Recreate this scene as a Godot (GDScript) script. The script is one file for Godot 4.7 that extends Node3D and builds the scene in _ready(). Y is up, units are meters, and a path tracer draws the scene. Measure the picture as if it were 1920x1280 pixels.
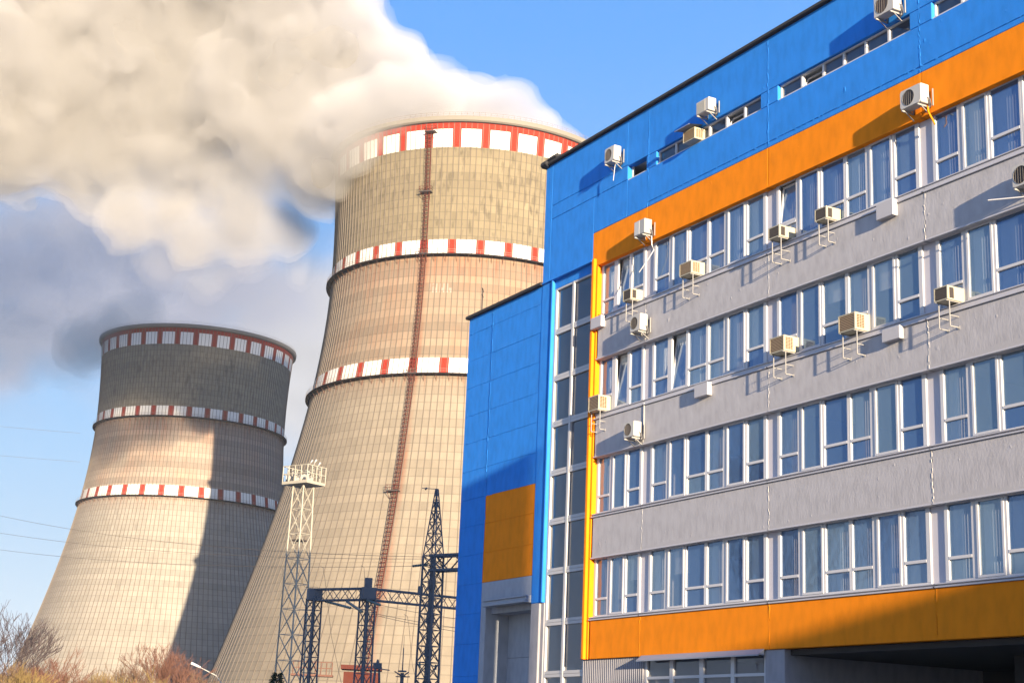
extends Node3D

var mats := {}
var taken := {}
var rng := RandomNumberGenerator.new()

# ---------------------------------------------------------------- mesh builder
class Shape:
	var v := PackedVector3Array()
	var n := PackedVector3Array()
	var uv := PackedVector2Array()
	var has_uv := false
	func tri(a: Vector3, b: Vector3, c: Vector3) -> void:
		var q := (b - a).cross(c - a).normalized()
		v.append_array([a, c, b])
		n.append_array([q, q, q])
		if has_uv:
			uv.append_array([Vector2.ZERO, Vector2.ZERO, Vector2.ZERO])
	func quad(a: Vector3, b: Vector3, c: Vector3, d: Vector3) -> void:
		var q := (b - a).cross(d - a)
		if q.length_squared() < 1e-14:
			q = (c - b).cross(d - b)
		q = q.normalized()
		v.append_array([a, c, b, a, d, c])
		n.append_array([q, q, q, q, q, q])
		if has_uv:
			for i in 6:
				uv.append(Vector2.ZERO)
	func quadn(a: Vector3, b: Vector3, c: Vector3, d: Vector3, na: Vector3, nb: Vector3, nc: Vector3, nd: Vector3) -> void:
		v.append_array([a, c, b, a, d, c])
		n.append_array([na, nc, nb, na, nd, nc])
	func quaduv(a: Vector3, b: Vector3, c: Vector3, d: Vector3, na: Vector3, nb: Vector3, nc: Vector3, nd: Vector3, ua: Vector2, ub: Vector2, uc: Vector2, ud: Vector2) -> void:
		has_uv = true
		v.append_array([a, c, b, a, d, c])
		n.append_array([na, nc, nb, na, nd, nc])
		uv.append_array([ua, uc, ub, ua, ud, uc])
	func obox(c: Vector3, x: Vector3, y: Vector3, z: Vector3) -> void:   # half axes, right-handed
		var p := []
		for i in 8:
			p.append(c + x * (1.0 if i & 1 else -1.0) + y * (1.0 if i & 2 else -1.0) + z * (1.0 if i & 4 else -1.0))
		quad(p[4], p[5], p[7], p[6])
		quad(p[1], p[0], p[2], p[3])
		quad(p[5], p[1], p[3], p[7])
		quad(p[0], p[4], p[6], p[2])
		quad(p[6], p[7], p[3], p[2])
		quad(p[0], p[1], p[5], p[4])
	func box(x0: float, x1: float, y0: float, y1: float, z0: float, z1: float) -> void:
		obox(Vector3(x0 + x1, y0 + y1, z0 + z1) / 2.0, Vector3((x1 - x0) / 2.0, 0, 0), Vector3(0, (y1 - y0) / 2.0, 0), Vector3(0, 0, (z1 - z0) / 2.0))
	func cbox(x0: float, x1: float, y0: float, y1: float, z0: float, z1: float, c: float) -> void:   # chamfered box
		var lo := Vector3(x0, y0, z0)
		var hi := Vector3(x1, y1, z1)
		var mid := (lo + hi) / 2.0
		var h := (hi - lo) / 2.0
		var g := h - Vector3(c, c, c)
		for ax in 3:
			var b1 := (ax + 1) % 3
			var b2 := (ax + 2) % 3
			for s in [-1.0, 1.0]:
				var pts := []
				for k in [[-1, -1], [1, -1], [1, 1], [-1, 1]]:
					var q := Vector3.ZERO
					q[ax] = h[ax] * s
					q[b1] = g[b1] * k[0]
					q[b2] = g[b2] * k[1]
					pts.append(mid + q)
				if s > 0:
					quad(pts[0], pts[1], pts[2], pts[3])
				else:
					quad(pts[3], pts[2], pts[1], pts[0])
			for s1 in [-1.0, 1.0]:
				for s2 in [-1.0, 1.0]:
					var e := []
					for k in [[0, -1], [0, 1], [1, 1], [1, -1]]:
						var q := Vector3.ZERO
						q[ax] = g[ax] * k[1]
						q[b1] = (h[b1] if k[0] == 0 else g[b1]) * s1
						q[b2] = (g[b2] if k[0] == 0 else h[b2]) * s2
						e.append(mid + q)
					if s1 * s2 > 0:
						quad(e[3], e[2], e[1], e[0])
					else:
						quad(e[0], e[1], e[2], e[3])
		for i in 8:
			var s := Vector3(1.0 if i & 1 else -1.0, 1.0 if i & 2 else -1.0, 1.0 if i & 4 else -1.0)
			var a := mid + Vector3(h.x, g.y, g.z) * s
			var b := mid + Vector3(g.x, h.y, g.z) * s
			var d := mid + Vector3(g.x, g.y, h.z) * s
			if s.x * s.y * s.z > 0:
				tri(a, b, d)
			else:
				tri(a, d, b)
	func bar(p: Vector3, q: Vector3, w: float, h := -1.0, up := Vector3.UP) -> void:   # square bar from p to q
		if h < 0:
			h = w
		var y := (q - p)
		var l := y.length()
		if l < 1e-6:
			return
		y /= l
		var x := up.cross(y)
		if x.length() < 0.05:
			x = Vector3.RIGHT.cross(y)
		x = x.normalized()
		var z := x.cross(y).normalized()
		obox((p + q) / 2.0, x * w / 2.0, y * l / 2.0, z * h / 2.0)
	func tube(pts: Array, r0: float, r1: float, sides := 6, caps := true) -> void:
		var rings := []
		var nrm := []
		for i in pts.size():
			var t: Vector3 = (pts[min(i + 1, pts.size() - 1)] - pts[max(i - 1, 0)]).normalized()
			var x := Vector3.UP.cross(t)
			if x.length() < 0.1:
				x = Vector3.RIGHT.cross(t)
			x = x.normalized()
			var z := t.cross(x)
			var r := lerpf(r0, r1, float(i) / max(1, pts.size() - 1))
			var ring := []
			var rn := []
			for k in sides:
				var a := TAU * k / sides
				var d := x * cos(a) + z * sin(a)
				ring.append(pts[i] + d * r)
				rn.append(d)
			rings.append(ring)
			nrm.append(rn)
		for i in pts.size() - 1:
			for k in sides:
				var m := (k + 1) % sides
				quadn(rings[i][k], rings[i][m], rings[i + 1][m], rings[i + 1][k], nrm[i][k], nrm[i][m], nrm[i + 1][m], nrm[i + 1][k])
		if caps:
			for k in range(1, sides - 1):
				tri(rings[0][0], rings[0][k + 1], rings[0][k])
				tri(rings[-1][0], rings[-1][k], rings[-1][k + 1])
	func disc(c: Vector3, ax: Vector3, r: float, sides := 16) -> void:
		var x := ax.cross(Vector3.UP)
		if x.length() < 0.1:
			x = ax.cross(Vector3.RIGHT)
		x = x.normalized()
		var z := ax.cross(x).normalized()
		for k in sides:
			var a := TAU * k / sides
			var b := TAU * (k + 1) / sides
			tri(c, c + (x * cos(a) + z * sin(a)) * r, c + (x * cos(b) + z * sin(b)) * r)
	func mesh() -> ArrayMesh:
		var arr := []
		arr.resize(Mesh.ARRAY_MAX)
		arr[Mesh.ARRAY_VERTEX] = v
		arr[Mesh.ARRAY_NORMAL] = n
		if has_uv:
			arr[Mesh.ARRAY_TEX_UV] = uv
		var m := ArrayMesh.new()
		m.add_surface_from_arrays(Mesh.PRIMITIVE_TRIANGLES, arr)
		return m

# ---------------------------------------------------------------- scene helpers
func numbered(s: String) -> String:
	if not taken.has(s):
		taken[s] = 0
		return s
	taken[s] += 1
	return "%s_%03d" % [s, taken[s]]

func sub_name(called: String, parent: Node) -> String:
	var k := 0
	var t := called
	while parent.has_node(t):
		k += 1
		t = "%s_%03d" % [called, k]
	return t

func obj(called: String, shape, mat: Material, parent: Node = self) -> MeshInstance3D:
	var o := MeshInstance3D.new()
	o.name = numbered(called) if parent == self else sub_name(called, parent)
	o.mesh = shape.mesh() if shape is Shape else shape
	o.material_override = mat
	parent.add_child(o, true)
	return o

func tag(o: Node, label: String, category: String, group := "") -> Node:
	o.set_meta("label", label)
	o.set_meta("category", category)
	if group:
		o.set_meta("group", group)
	return o

func thing(called: String, label: String, category: String, at := Vector3.ZERO, group := "") -> Node3D:
	var o := Node3D.new()
	o.name = numbered(called)
	add_child(o, true)
	o.position = at
	tag(o, label, category, group)
	return o

func stuff(o: Node) -> Node:
	o.set_meta("kind", "stuff")
	return o

func struct(called: String, shape, mat: Material) -> MeshInstance3D:
	var o := obj(called, shape, mat)
	o.set_meta("kind", "structure")
	return o

func lin(r: float, g: float, b: float) -> Color:
	return Color(r * .9, g * .9, b * .9).linear_to_srgb()

func noise_tex(size: int, freq: float, octaves: int, ramp: Array, sd: int, as_normal := false) -> NoiseTexture2D:
	var fn := FastNoiseLite.new()
	fn.seed = sd
	fn.noise_type = FastNoiseLite.TYPE_SIMPLEX_SMOOTH
	fn.frequency = freq
	fn.fractal_octaves = octaves
	var t := NoiseTexture2D.new()
	t.width = size
	t.height = size
	t.seamless = true
	t.as_normal_map = as_normal
	t.noise = fn
	if ramp.size():
		var g := Gradient.new()
		g.offsets = PackedFloat32Array([0.0, 0.5, 1.0])
		g.colors = PackedColorArray(ramp)
		t.color_ramp = g
	return t

func grey(x: float) -> Color:
	return Color(x, x, x)

func mat(c: Color, rough := 0.8, metal := 0.0, spec := 0.5) -> StandardMaterial3D:
	var m := StandardMaterial3D.new()
	m.albedo_color = c
	m.roughness = rough
	m.metallic = metal
	m.metallic_specular = spec
	return m

func worn(c: Color, rough: float, tile: float, tone: Texture2D, relief: Texture2D = null, depth := 0.0) -> StandardMaterial3D:
	var m := mat(c, rough)
	m.albedo_texture = tone
	m.uv1_triplanar = true
	m.uv1_world_triplanar = true
	m.uv1_scale = Vector3(1.0, 0.45, 1.0) / tile
	if relief:
		m.heightmap_enabled = true
		m.heightmap_texture = relief
		m.heightmap_scale = depth
	return m

# ---------------------------------------------------------------- sky, steam
const SUN_AZ := 80.0   # degrees from +z towards +x
const SUN_EL := 7.0

func dir_of(az: float, el: float) -> Vector3:
	return Vector3(sin(deg_to_rad(az)) * cos(deg_to_rad(el)), sin(deg_to_rad(el)), cos(deg_to_rad(az)) * cos(deg_to_rad(el)))

func sky_image(gain: float) -> Image:
	var w := 1024
	var h := 512
	var buf := PackedFloat32Array()
	buf.resize(w * h * 3)
	var fn := FastNoiseLite.new()
	fn.seed = 11
	fn.noise_type = FastNoiseLite.TYPE_SIMPLEX_SMOOTH
	fn.frequency = 1.0
	fn.fractal_octaves = 5
	var els := [-90.0, 0.0, 4.0, 10.0, 16.0, 26.0, 45.0, 90.0]
	var cols := [Vector3(.16, .15, .14), Vector3(.62, .76, .86), Vector3(.56, .75, .92), Vector3(.40, .66, .98), Vector3(.27, .56, 1.02), Vector3(.14, .43, 1.02), Vector3(.07, .27, .82), Vector3(.045, .18, .62)]
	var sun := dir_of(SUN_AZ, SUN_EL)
	# cloud banks: azimuth (from -z towards +x), elevation, half widths, strength, colour
	var banks := [[-68.5, 13.6, 4.2, 3.2, 1.9, Vector3(.72, .72, .75)], [-73.0, 12.0, 3.0, 2.2, .9, Vector3(.6, .63, .70)],
		[-77.0, 16.0, 7.5, 3.0, 1.6, Vector3(.46, .48, .59)], [-85.0, 14.0, 7.0, 3.6, 1.4, Vector3(.47, .49, .60)],
		[40.0, 14.0, 30.0, 4.0, .5, Vector3(.6, .6, .62)], [160.0, 17.0, 34.0, 5.0, .5, Vector3(.6, .6, .64)], [-150.0, 9.0, 26.0, 3.0, .5, Vector3(.55, .58, .66)]]
	for j in h:
		var el := 90.0 - (j + 0.5) / h * 180.0
		var k := 0
		while k < els.size() - 2 and el > els[k + 1]:
			k += 1
		var t := clampf((el - els[k]) / (els[k + 1] - els[k]), 0, 1)
		var base: Vector3 = cols[0] if el < 0 else cols[k].lerp(cols[k + 1], t)
		for i in w:
			var az := (i + 0.5) / w * 360.0
			if az > 180:
				az -= 360
			var c := base
			if el >= 0:
				var d := Vector3(sin(deg_to_rad(az)) * cos(deg_to_rad(el)), sin(deg_to_rad(el)), -cos(deg_to_rad(az)) * cos(deg_to_rad(el)))
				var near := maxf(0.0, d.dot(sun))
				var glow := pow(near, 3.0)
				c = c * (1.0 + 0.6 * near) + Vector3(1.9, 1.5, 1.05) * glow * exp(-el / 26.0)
				if el < 30:
					for b in banks:
						var da := absf(az - b[0])
						if da > 180:
							da = 360 - da
						var q: float = pow(da / b[2], 2) + pow((el - b[1]) / b[3], 2)
						if q < 4.0:
							var x := az * 0.17
							var y := el * 0.30
							var nz := fn.get_noise_2d(x + fn.get_noise_2d(x * 2.0, y * 2.0 + 9.0) * 0.5, y) + 0.35
							var a := clampf(exp(-q) * b[4] * (0.75 + 0.9 * nz) - 0.12, 0.0, 1.0)
							a = a * a * (3.0 - 2.0 * a)
							c = c.lerp(b[5] * (0.94 + 0.22 * nz), a)
			var o := (j * w + i) * 3
			buf[o] = c.x * gain
			buf[o + 1] = c.y * gain
			buf[o + 2] = c.z * gain
	return Image.create_from_data(w, h, false, Image.FORMAT_RGBF, buf.to_byte_array())

func surface_net(f: PackedFloat32Array, nx: int, ny: int, nz: int, iso: float, cell: float, org: Vector3, smooth := false) -> ArrayMesh:
	var sy := nx
	var sz := nx * ny
	var idx := PackedInt32Array()
	idx.resize(f.size())
	idx.fill(-1)
	var pts := PackedVector3Array()
	var tris := PackedInt32Array()
	var off := [0, 1, sy, 1 + sy, sz, 1 + sz, sy + sz, 1 + sy + sz]
	var edges := [[0, 1], [2, 3], [4, 5], [6, 7], [0, 2], [1, 3], [4, 6], [5, 7], [0, 4], [1, 5], [2, 6], [3, 7]]
	var nrm := PackedVector3Array()
	var ins := PackedByteArray()
	ins.resize(f.size())
	for i in f.size():
		if f[i] > iso:
			ins[i] = 1
	for z in nz - 1:
		for y in ny - 1:
			var b := z * sz + y * sy
			for x in nx - 1:
				var i := b + x
				var s := ins[i] + ins[i + 1] + ins[i + sy] + ins[i + sy + 1] + ins[i + sz] + ins[i + sz + 1] + ins[i + sz + sy] + ins[i + sz + sy + 1]
				if s == 0 or s == 8:
					continue
				var p := Vector3.ZERO
				var c := 0
				for e in edges:
					var fa := f[i + off[e[0]]]
					var fb := f[i + off[e[1]]]
					if (fa > iso) != (fb > iso):
						var t := (iso - fa) / (fb - fa)
						var a: int = e[0]
						var d: int = e[1]
						p += Vector3(a & 1, (a >> 1) & 1, a >> 2).lerp(Vector3(d & 1, (d >> 1) & 1, d >> 2), t)
						c += 1
				idx[i] = pts.size()
				pts.append(org + (Vector3(x, y, z) + p / c) * cell)
				if smooth:
					nrm.append(-Vector3(f[i + 1] + f[i + 1 + sy] + f[i + 1 + sz] + f[i + 1 + sy + sz] - f[i] - f[i + sy] - f[i + sz] - f[i + sy + sz],
						f[i + sy] + f[i + 1 + sy] + f[i + sy + sz] + f[i + 1 + sy + sz] - f[i] - f[i + 1] - f[i + sz] - f[i + 1 + sz],
						f[i + sz] + f[i + 1 + sz] + f[i + sy + sz] + f[i + 1 + sy + sz] - f[i] - f[i + 1] - f[i + sy] - f[i + 1 + sy]).normalized())
	for z in range(1, nz - 1):
		for y in range(1, ny - 1):
			var b := z * sz + y * sy
			for x in range(1, nx - 1):
				var i := b + x
				var s := ins[i]
				for ax in 3:
					var st: int = [1, sy, sz][ax]
					if ins[i + st] == s:
						continue
					var u: int = [sy, sz, 1][ax]
					var w: int = [sz, 1, sy][ax]
					var q0 := idx[i]
					var q1 := idx[i - u]
					var q2 := idx[i - u - w]
					var q3 := idx[i - w]
					if s == 1:   # solid below: outward along +axis; clockwise front faces
						tris.append_array([q0, q2, q1, q0, q3, q2])
					else:
						tris.append_array([q0, q1, q2, q0, q2, q3])
	var arr := []
	arr.resize(Mesh.ARRAY_MAX)
	arr[Mesh.ARRAY_VERTEX] = pts
	arr[Mesh.ARRAY_INDEX] = tris
	if smooth:
		arr[Mesh.ARRAY_NORMAL] = nrm
	var m := ArrayMesh.new()
	if pts.size():
		m.add_surface_from_arrays(Mesh.PRIMITIVE_TRIANGLES, arr)
	return m

# A plume as nested bodies of thin air-borne water: each inner body adds density.
func steam(called: String, label: String, at: Vector3) -> Node3D:
	var o := thing(called, label, "steam plume", at, "steam plumes of the cooling towers")
	o.basis = Basis(Vector3(-0.4801, 0, 0.8772), Vector3.UP, Vector3(-0.8772, 0, -0.4801))
	return o

func vapour(o: Node3D, blobs: Array, cell: float, sd: int, shells: Array, rough := 1.0) -> void:
	var r := RandomNumberGenerator.new()
	r.seed = sd
	var lo := Vector3(1e9, 1e9, 1e9)
	var hi := -lo
	for b in blobs:
		var c := Vector3(b[0], b[1], b[2])
		var e: Vector3 = Vector3.ONE * (b[3] * 1.25 + cell * 3.0)
		lo = lo.min(c - e)
		hi = hi.max(c + e)
	var nx := int((hi.x - lo.x) / cell) + 2
	var ny := int((hi.y - lo.y) / cell) + 2
	var nz := int((hi.z - lo.z) / cell) + 2
	var f := PackedFloat32Array()
	f.resize(nx * ny * nz)
	for b in blobs:
		var c: Vector3 = (Vector3(b[0], b[1], b[2]) - lo) / cell
		var rad: float = b[3] * 1.25 / cell
		var r2 := rad * rad
		for z in range(maxi(1, int(c.z - rad)), mini(nz - 1, int(c.z + rad) + 2)):
			var dz := (z - c.z) * (z - c.z)
			for y in range(maxi(1, int(c.y - rad)), mini(ny - 1, int(c.y + rad) + 2)):
				var dy := dz + (y - c.y) * (y - c.y)
				if dy > r2:
					continue
				var base := z * nx * ny + y * nx
				for x in range(maxi(1, int(c.x - rad)), mini(nx - 1, int(c.x + rad) + 2)):
					var q := 1.0 - (dy + (x - c.x) * (x - c.x)) / r2
					if q > 0:
						f[base + x] += q * q
	var fn := FastNoiseLite.new()
	fn.seed = sd
	fn.noise_type = FastNoiseLite.TYPE_SIMPLEX_SMOOTH
	fn.frequency = 1.0 / 15.0
	fn.fractal_octaves = 4
	fn.fractal_gain = 0.55
	var g := f.duplicate()   # the slower billows of the opaque core
	for z in range(1, nz - 1):
		for y in range(1, ny - 1):
			var base := z * nx * ny + y * nx
			for x in range(1, nx - 1):
				var s := f[base + x]
				if s > 0.02:
					var nn := fn.get_noise_3d(x * cell, y * cell, z * cell)
					f[base + x] = minf(s, 1.1) * (1.0 + 0.4 * rough * nn) + 0.36 * rough * nn
					g[base + x] = s * (1.0 + 0.22 * nn)
	for sh in shells:
		if sh[1] == 0:   # opaque core, its tone stands in for light scattered inside the steam
			stuff(obj("scatter_core", surface_net(g, nx, ny, nz, sh[0], cell, lo, true), mat(sh[2], 1.0, 0, 0), o))
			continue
		var fm := FogMaterial.new()
		fm.albedo = sh[2]
		fm.density = sh[1]
		stuff(obj("vapour", surface_net(f, nx, ny, nz, sh[0], cell, lo), fm, o))

# ---------------------------------------------------------------- cooling towers
const PROF := [35.964, 0.436, 0.343, 120.747]   # throat radius, slopes below and above, throat height

func tower_r(y: float) -> float:
	var k: float = PROF[2] if y > PROF[3] else PROF[1]
	return sqrt(PROF[0] * PROF[0] + pow(k * (y - PROF[3]), 2))

func tp(az: float, y: float, out := 0.0) -> Vector3:
	var r := tower_r(y) + out
	return Vector3(sin(az) * r, y, cos(az) * r)

func concrete_sheet(ribs: int, sd: int, ladder: bool) -> Array:
	var w := ribs * 8
	var h := 900
	var col := PackedByteArray()
	col.resize(w * h * 3)
	var r := RandomNumberGenerator.new()
	r.seed = sd
	var cells := PackedFloat32Array()
	cells.resize(ribs * 76)
	for i in cells.size():
		cells[i] = r.randf_range(-0.03, 0.03) + (r.randf_range(-0.10, 0.07) if r.randf() < 0.07 else 0.0)
	var lifts := PackedFloat32Array()
	for i in 77:
		lifts.append(r.randf_range(-0.07, 0.06))
	var drip := PackedFloat32Array()
	for i in w:
		drip.append(r.randf())
	var fn := FastNoiseLite.new()
	fn.seed = sd
	fn.noise_type = FastNoiseLite.TYPE_SIMPLEX_SMOOTH
	fn.frequency = 1.0
	fn.fractal_octaves = 4
	for j in h:
		var y := 150.0 * (1.0 - (j + 0.5) / h)
		var row := mini(75, int(y / 2.0))
		var seam := fmod(y, 2.0) < 0.22
		var up := smoothstep(112.0, 122.0, y)
		var pink := smoothstep(82.0, 92.0, y) * (1.0 - smoothstep(114.6, 115.2, y))
		var fade1 := clampf((y - 101.0) / 14.0, 0, 1) * float(y < 115.3)
		var fade2 := clampf((y - 77.0) / 8.5, 0, 1) * float(y < 85.3)
		for i in w:
			var a := float(i) / w
			var sx := sin(a * TAU) * 6.0
			var cx := cos(a * TAU) * 6.0
			var big := fn.get_noise_3d(sx * 0.8, cx * 0.8, y * 0.07)
			var fine := fn.get_noise_3d(sx * 4.0, cx * 4.0, y * 0.22)
			var t := 1.0 + cells[row * ribs + i / 8] * (0.7 + 0.6 * up) + lifts[row] * (0.55 + 0.95 * pink) + 0.05 * big + 0.05 * fine
			if seam:
				t *= 0.84
			t *= 1.0 - 0.09 * up
			# dark weathering under the rim
			var st := clampf((fine + 0.35 * big - 0.10) * 2.2, 0, 1) * up
			t *= 1.0 - (0.16 + 0.14 * drip[i]) * st
			var cr := t
			var cg := t * (1.0 - 0.015 * up)
			var cb := t * (1.0 - 0.10 * up)
			var p := pink * (0.30 + 0.5 * clampf(big + 0.2, 0, 1))
			cg *= 1.0 - 0.16 * p
			cb *= 1.0 - 0.24 * p
			var dr := maxf(fade1 * fade1, fade2 * fade2) * (0.25 + (0.75 if drip[i] > 0.86 else 0.0)) * (0.5 + 0.5 * clampf(fine * 2.0 + 0.5, 0, 1))
			cr *= 1.0 - 0.12 * dr
			cg *= 1.0 - 0.42 * dr
			cb *= 1.0 - 0.52 * dr
			if ladder:
				var da := a * 360.0 - 44.7
				if da > -1.1 and da < 2.2 and y < 118.0:
					var g := (1.0 - absf(da - 0.6) / 1.7) * (0.45 + 0.35 * fine + 0.2 * sin(y * 0.23))
					g = clampf(g, 0, 0.8)
					cr *= 1.0 - 0.10 * g
					cg *= 1.0 - 0.42 * g
					cb *= 1.0 - 0.50 * g
				if y > 105.6 and y < 108.0 and da > 3.0 and da < 12.0:   # worn white lettering, no longer readable
					var q := fmod(da * 1.0, 1.35)
					if q < 0.45 and fine > -0.25 or (fmod(da + 0.5, 2.7) < 1.0 and absf(y - 106.5) < 0.35):
						cr *= 1.22
						cg *= 1.26
						cb *= 1.36
			var o := (j * w + i) * 3
			col[o] = clampi(int(cr * 178.0), 0, 255)
			col[o + 1] = clampi(int(cg * 178.0), 0, 255)
			col[o + 2] = clampi(int(cb * 178.0), 0, 255)
	var im := Image.create_from_data(w, h, false, Image.FORMAT_RGB8, col)
	return [ImageTexture.create_from_image(im)]

func cooling_tower(label: String, at: Vector3, periods: int, red_at: float, ladder: bool, sheet: Texture2D, tint: Color) -> void:
	var t := thing("cooling_tower", label, "cooling tower", at, "cooling towers behind the office block")
	var ribs := periods * 5
	var phase := deg_to_rad(red_at)
	var conc := mat(tint, 0.92)
	conc.albedo_texture = sheet
	if not ladder:
		conc.uv1_offset.x = 0.5
	# shell: outside, inside, lip
	var s := Shape.new()
	s.has_uv = true
	var ys := []
	var y := 6.0
	while y < 148.6:
		ys.append(y)
		y += 2.4
	ys.append(148.7)
	var seg := ribs
	for k in seg:
		var a0 := phase + TAU * k / seg
		var a1 := phase + TAU * (k + 1) / seg
		var u0 := fposmod(a0, TAU) / TAU
		var u1 := u0 + 1.0 / seg
		var n0 := Vector3(sin(a0), 0, cos(a0))
		var n1 := Vector3(sin(a1), 0, cos(a1))
		for i in ys.size() - 1:
			s.quaduv(tp(a0, ys[i]), tp(a1, ys[i]), tp(a1, ys[i + 1]), tp(a0, ys[i + 1]), n0, n1, n1, n0, Vector2(u0, 1 - ys[i] / 150.0), Vector2(u1, 1 - ys[i] / 150.0), Vector2(u1, 1 - ys[i + 1] / 150.0), Vector2(u0, 1 - ys[i + 1] / 150.0))
			s.quaduv(tp(a1, ys[i], -.5), tp(a0, ys[i], -.5), tp(a0, ys[i + 1], -.5), tp(a1, ys[i + 1], -.5), -n1, -n0, -n0, -n1, Vector2(u1, 1 - ys[i] / 150.0), Vector2(u0, 1 - ys[i] / 150.0), Vector2(u0, 1 - ys[i + 1] / 150.0), Vector2(u1, 1 - ys[i + 1] / 150.0))
	obj("shell", s, conc, t)
	# rim lip
	s = Shape.new()
	var lip := [[148.7, -0.5], [148.7, 0.75], [149.0, 1.15], [150.0, 1.2], [150.0, -0.5]]
	for k in seg:
		var a0 := TAU * k / seg
		var a1 := TAU * (k + 1) / seg
		for i in lip.size():
			var p: Array = lip[i]
			var q: Array = lip[(i + 1) % lip.size()]
			s.quad(tp(a0, p[0], p[1]), tp(a1, p[0], p[1]), tp(a1, q[0], q[1]), tp(a0, q[0], q[1]))
	obj("rim", s, mats.lip, t)
	# ribs of the formwork
	s = Shape.new()
	for k in ribs:
		var a := phase + TAU * (k + 0.5) / ribs
		var sd := Vector3(cos(a), 0, -sin(a))
		for i in range(0, ys.size() - 2, 2):
			var p := tp(a, ys[i], -.02)
			var q := tp(a, ys[i + 2], -.02)
			var p2 := tp(a, ys[i], .13)
			var q2 := tp(a, ys[i + 2], .13)
			s.quad(p2 - sd * .065, p2 + sd * .065, q2 + sd * .065, q2 - sd * .065)
			s.quad(p2 + sd * .065, p + sd * .085, q + sd * .085, q2 + sd * .065)
			s.quad(p - sd * .085, p2 - sd * .065, q2 - sd * .065, q - sd * .085)
	stuff(obj("formwork_ribs", s, mats.rib, t))
	# painted squares and bands
	var rw := deg_to_rad(1.68)
	var per := TAU / periods
	var bands := [[115.3, 119.1, true], [85.2, 89.2, true], [142.5, 147.1, false]]
	for b in bands:
		var white := patch(-per / 2.0 + rw, per / 2.0 - rw, b[0], b[1], 0.07)
		var red := patch(-rw, rw, b[0], b[1], 0.07)
		for k in periods:
			var o := obj("white_square", white, mats.band_white, t)
			o.rotation.y = phase + per * (k + 0.5)
			o = obj("red_square", red, mats.band_red, t)
			o.rotation.y = phase + per * k
	s = Shape.new()
	for k in seg:
		ring_patch(s, TAU * k / seg, TAU * (k + 1) / seg, 147.1, 148.69, 0.07)
	obj("red_band", s, mats.band_red, t)
	# walkways
	for yy in [115.0, 84.9]:
		s = Shape.new()
		var prof := [[yy - .1, 0.02], [yy - .1, 1.3], [yy + .28, 1.3], [yy + .28, 0.02]]
		for k in seg:
			var a0 := TAU * k / seg
			var a1 := TAU * (k + 1) / seg
			for i in 3:
				var r0 := tower_r(yy)
				var d0 := Vector3(sin(a0), 0, cos(a0))
				var d1 := Vector3(sin(a1), 0, cos(a1))
				var ya := Vector3(0, prof[i][0], 0)
				var yb := Vector3(0, prof[i + 1][0], 0)
				s.quad(d0 * (r0 + prof[i][1]) + ya, d1 * (r0 + prof[i][1]) + ya, d1 * (r0 + prof[i + 1][1]) + yb, d0 * (r0 + prof[i + 1][1]) + yb)
		obj("walkway", s, mats.walkway, t)
		s = Shape.new()
		var r0 := tower_r(yy)
		for k in ribs:
			var a0 := phase + TAU * k / ribs
			var a1 := phase + TAU * (k + 1) / ribs
			var d0 := Vector3(sin(a0), 0, cos(a0)) * (r0 + 1.2)
			var d1 := Vector3(sin(a1), 0, cos(a1)) * (r0 + 1.2)
			for hh in [.75, 1.25]:
				s.bar(d0 + Vector3(0, yy + hh, 0), d1 + Vector3(0, yy + hh, 0), .05)
			if k % 2 == 0:
				s.bar(d0 + Vector3(0, yy, 0), d0 + Vector3(0, yy + 1.25, 0), .05)
		stuff(obj("railing", s, mats.thin_steel, t))
		s = Shape.new()
		for k in ribs:
			if k % 2 == 0:
				var a0 := phase + TAU * k / ribs
				var d0 := Vector3(sin(a0), 0, cos(a0))
				s.bar(d0 * (r0 + 1.15) + Vector3(0, yy, 0), tp(a0, yy - 1.5, .02), .07)
				s.bar(tp(a0, yy, .05), tp(a0, yy - 1.6, .05), .08)
		stuff(obj("walkway_brackets", s, mats.rust_steel, t))
	# railing on the rim
	s = Shape.new()
	var rr := tower_r(150.0) + .9
	for k in ribs:
		var a0 := TAU * k / ribs
		var a1 := TAU * (k + 1) / ribs
		var d0 := Vector3(sin(a0) * rr, 150, cos(a0) * rr)
		var d1 := Vector3(sin(a1) * rr, 150, cos(a1) * rr)
		for hh in [.5, 1.0]:
			s.bar(d0 + Vector3(0, hh, 0), d1 + Vector3(0, hh, 0), .04)
		s.bar(d0, d0 + Vector3(0, 1.0, 0), .045)
	stuff(obj("rim_railing", s, mats.thin_steel, t))
	if ladder:
		tower_ladder(t)

func ring_patch(s: Shape, a0: float, a1: float, y0: float, y1: float, out: float) -> void:
	var n0 := Vector3(sin(a0), 0, cos(a0))
	var n1 := Vector3(sin(a1), 0, cos(a1))
	s.quadn(tp(a0, y0, out), tp(a1, y0, out), tp(a1, y1, out), tp(a0, y1, out), n0, n1, n1, n0)

func patch(a0: float, a1: float, y0: float, y1: float, out: float) -> ArrayMesh:
	var s := Shape.new()
	for k in 4:
		var p := lerpf(a0, a1, k / 4.0)
		var q := lerpf(a0, a1, (k + 1) / 4.0)
		ring_patch(s, p, q, y0, (y0 + y1) / 2, out)
		ring_patch(s, p, q, (y0 + y1) / 2, y1, out)
		s.quad(tp(p, y1, out), tp(q, y1, out), tp(q, y1, -.01), tp(p, y1, -.01))
		s.quad(tp(p, y0, -.01), tp(q, y0, -.01), tp(q, y0, out), tp(p, y0, out))
	s.quad(tp(a1, y0, out), tp(a1, y0, -.01), tp(a1, y1, -.01), tp(a1, y1, out))
	s.quad(tp(a0, y0, -.01), tp(a0, y0, out), tp(a0, y1, out), tp(a0, y1, -.01))
	return s.mesh()

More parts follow.
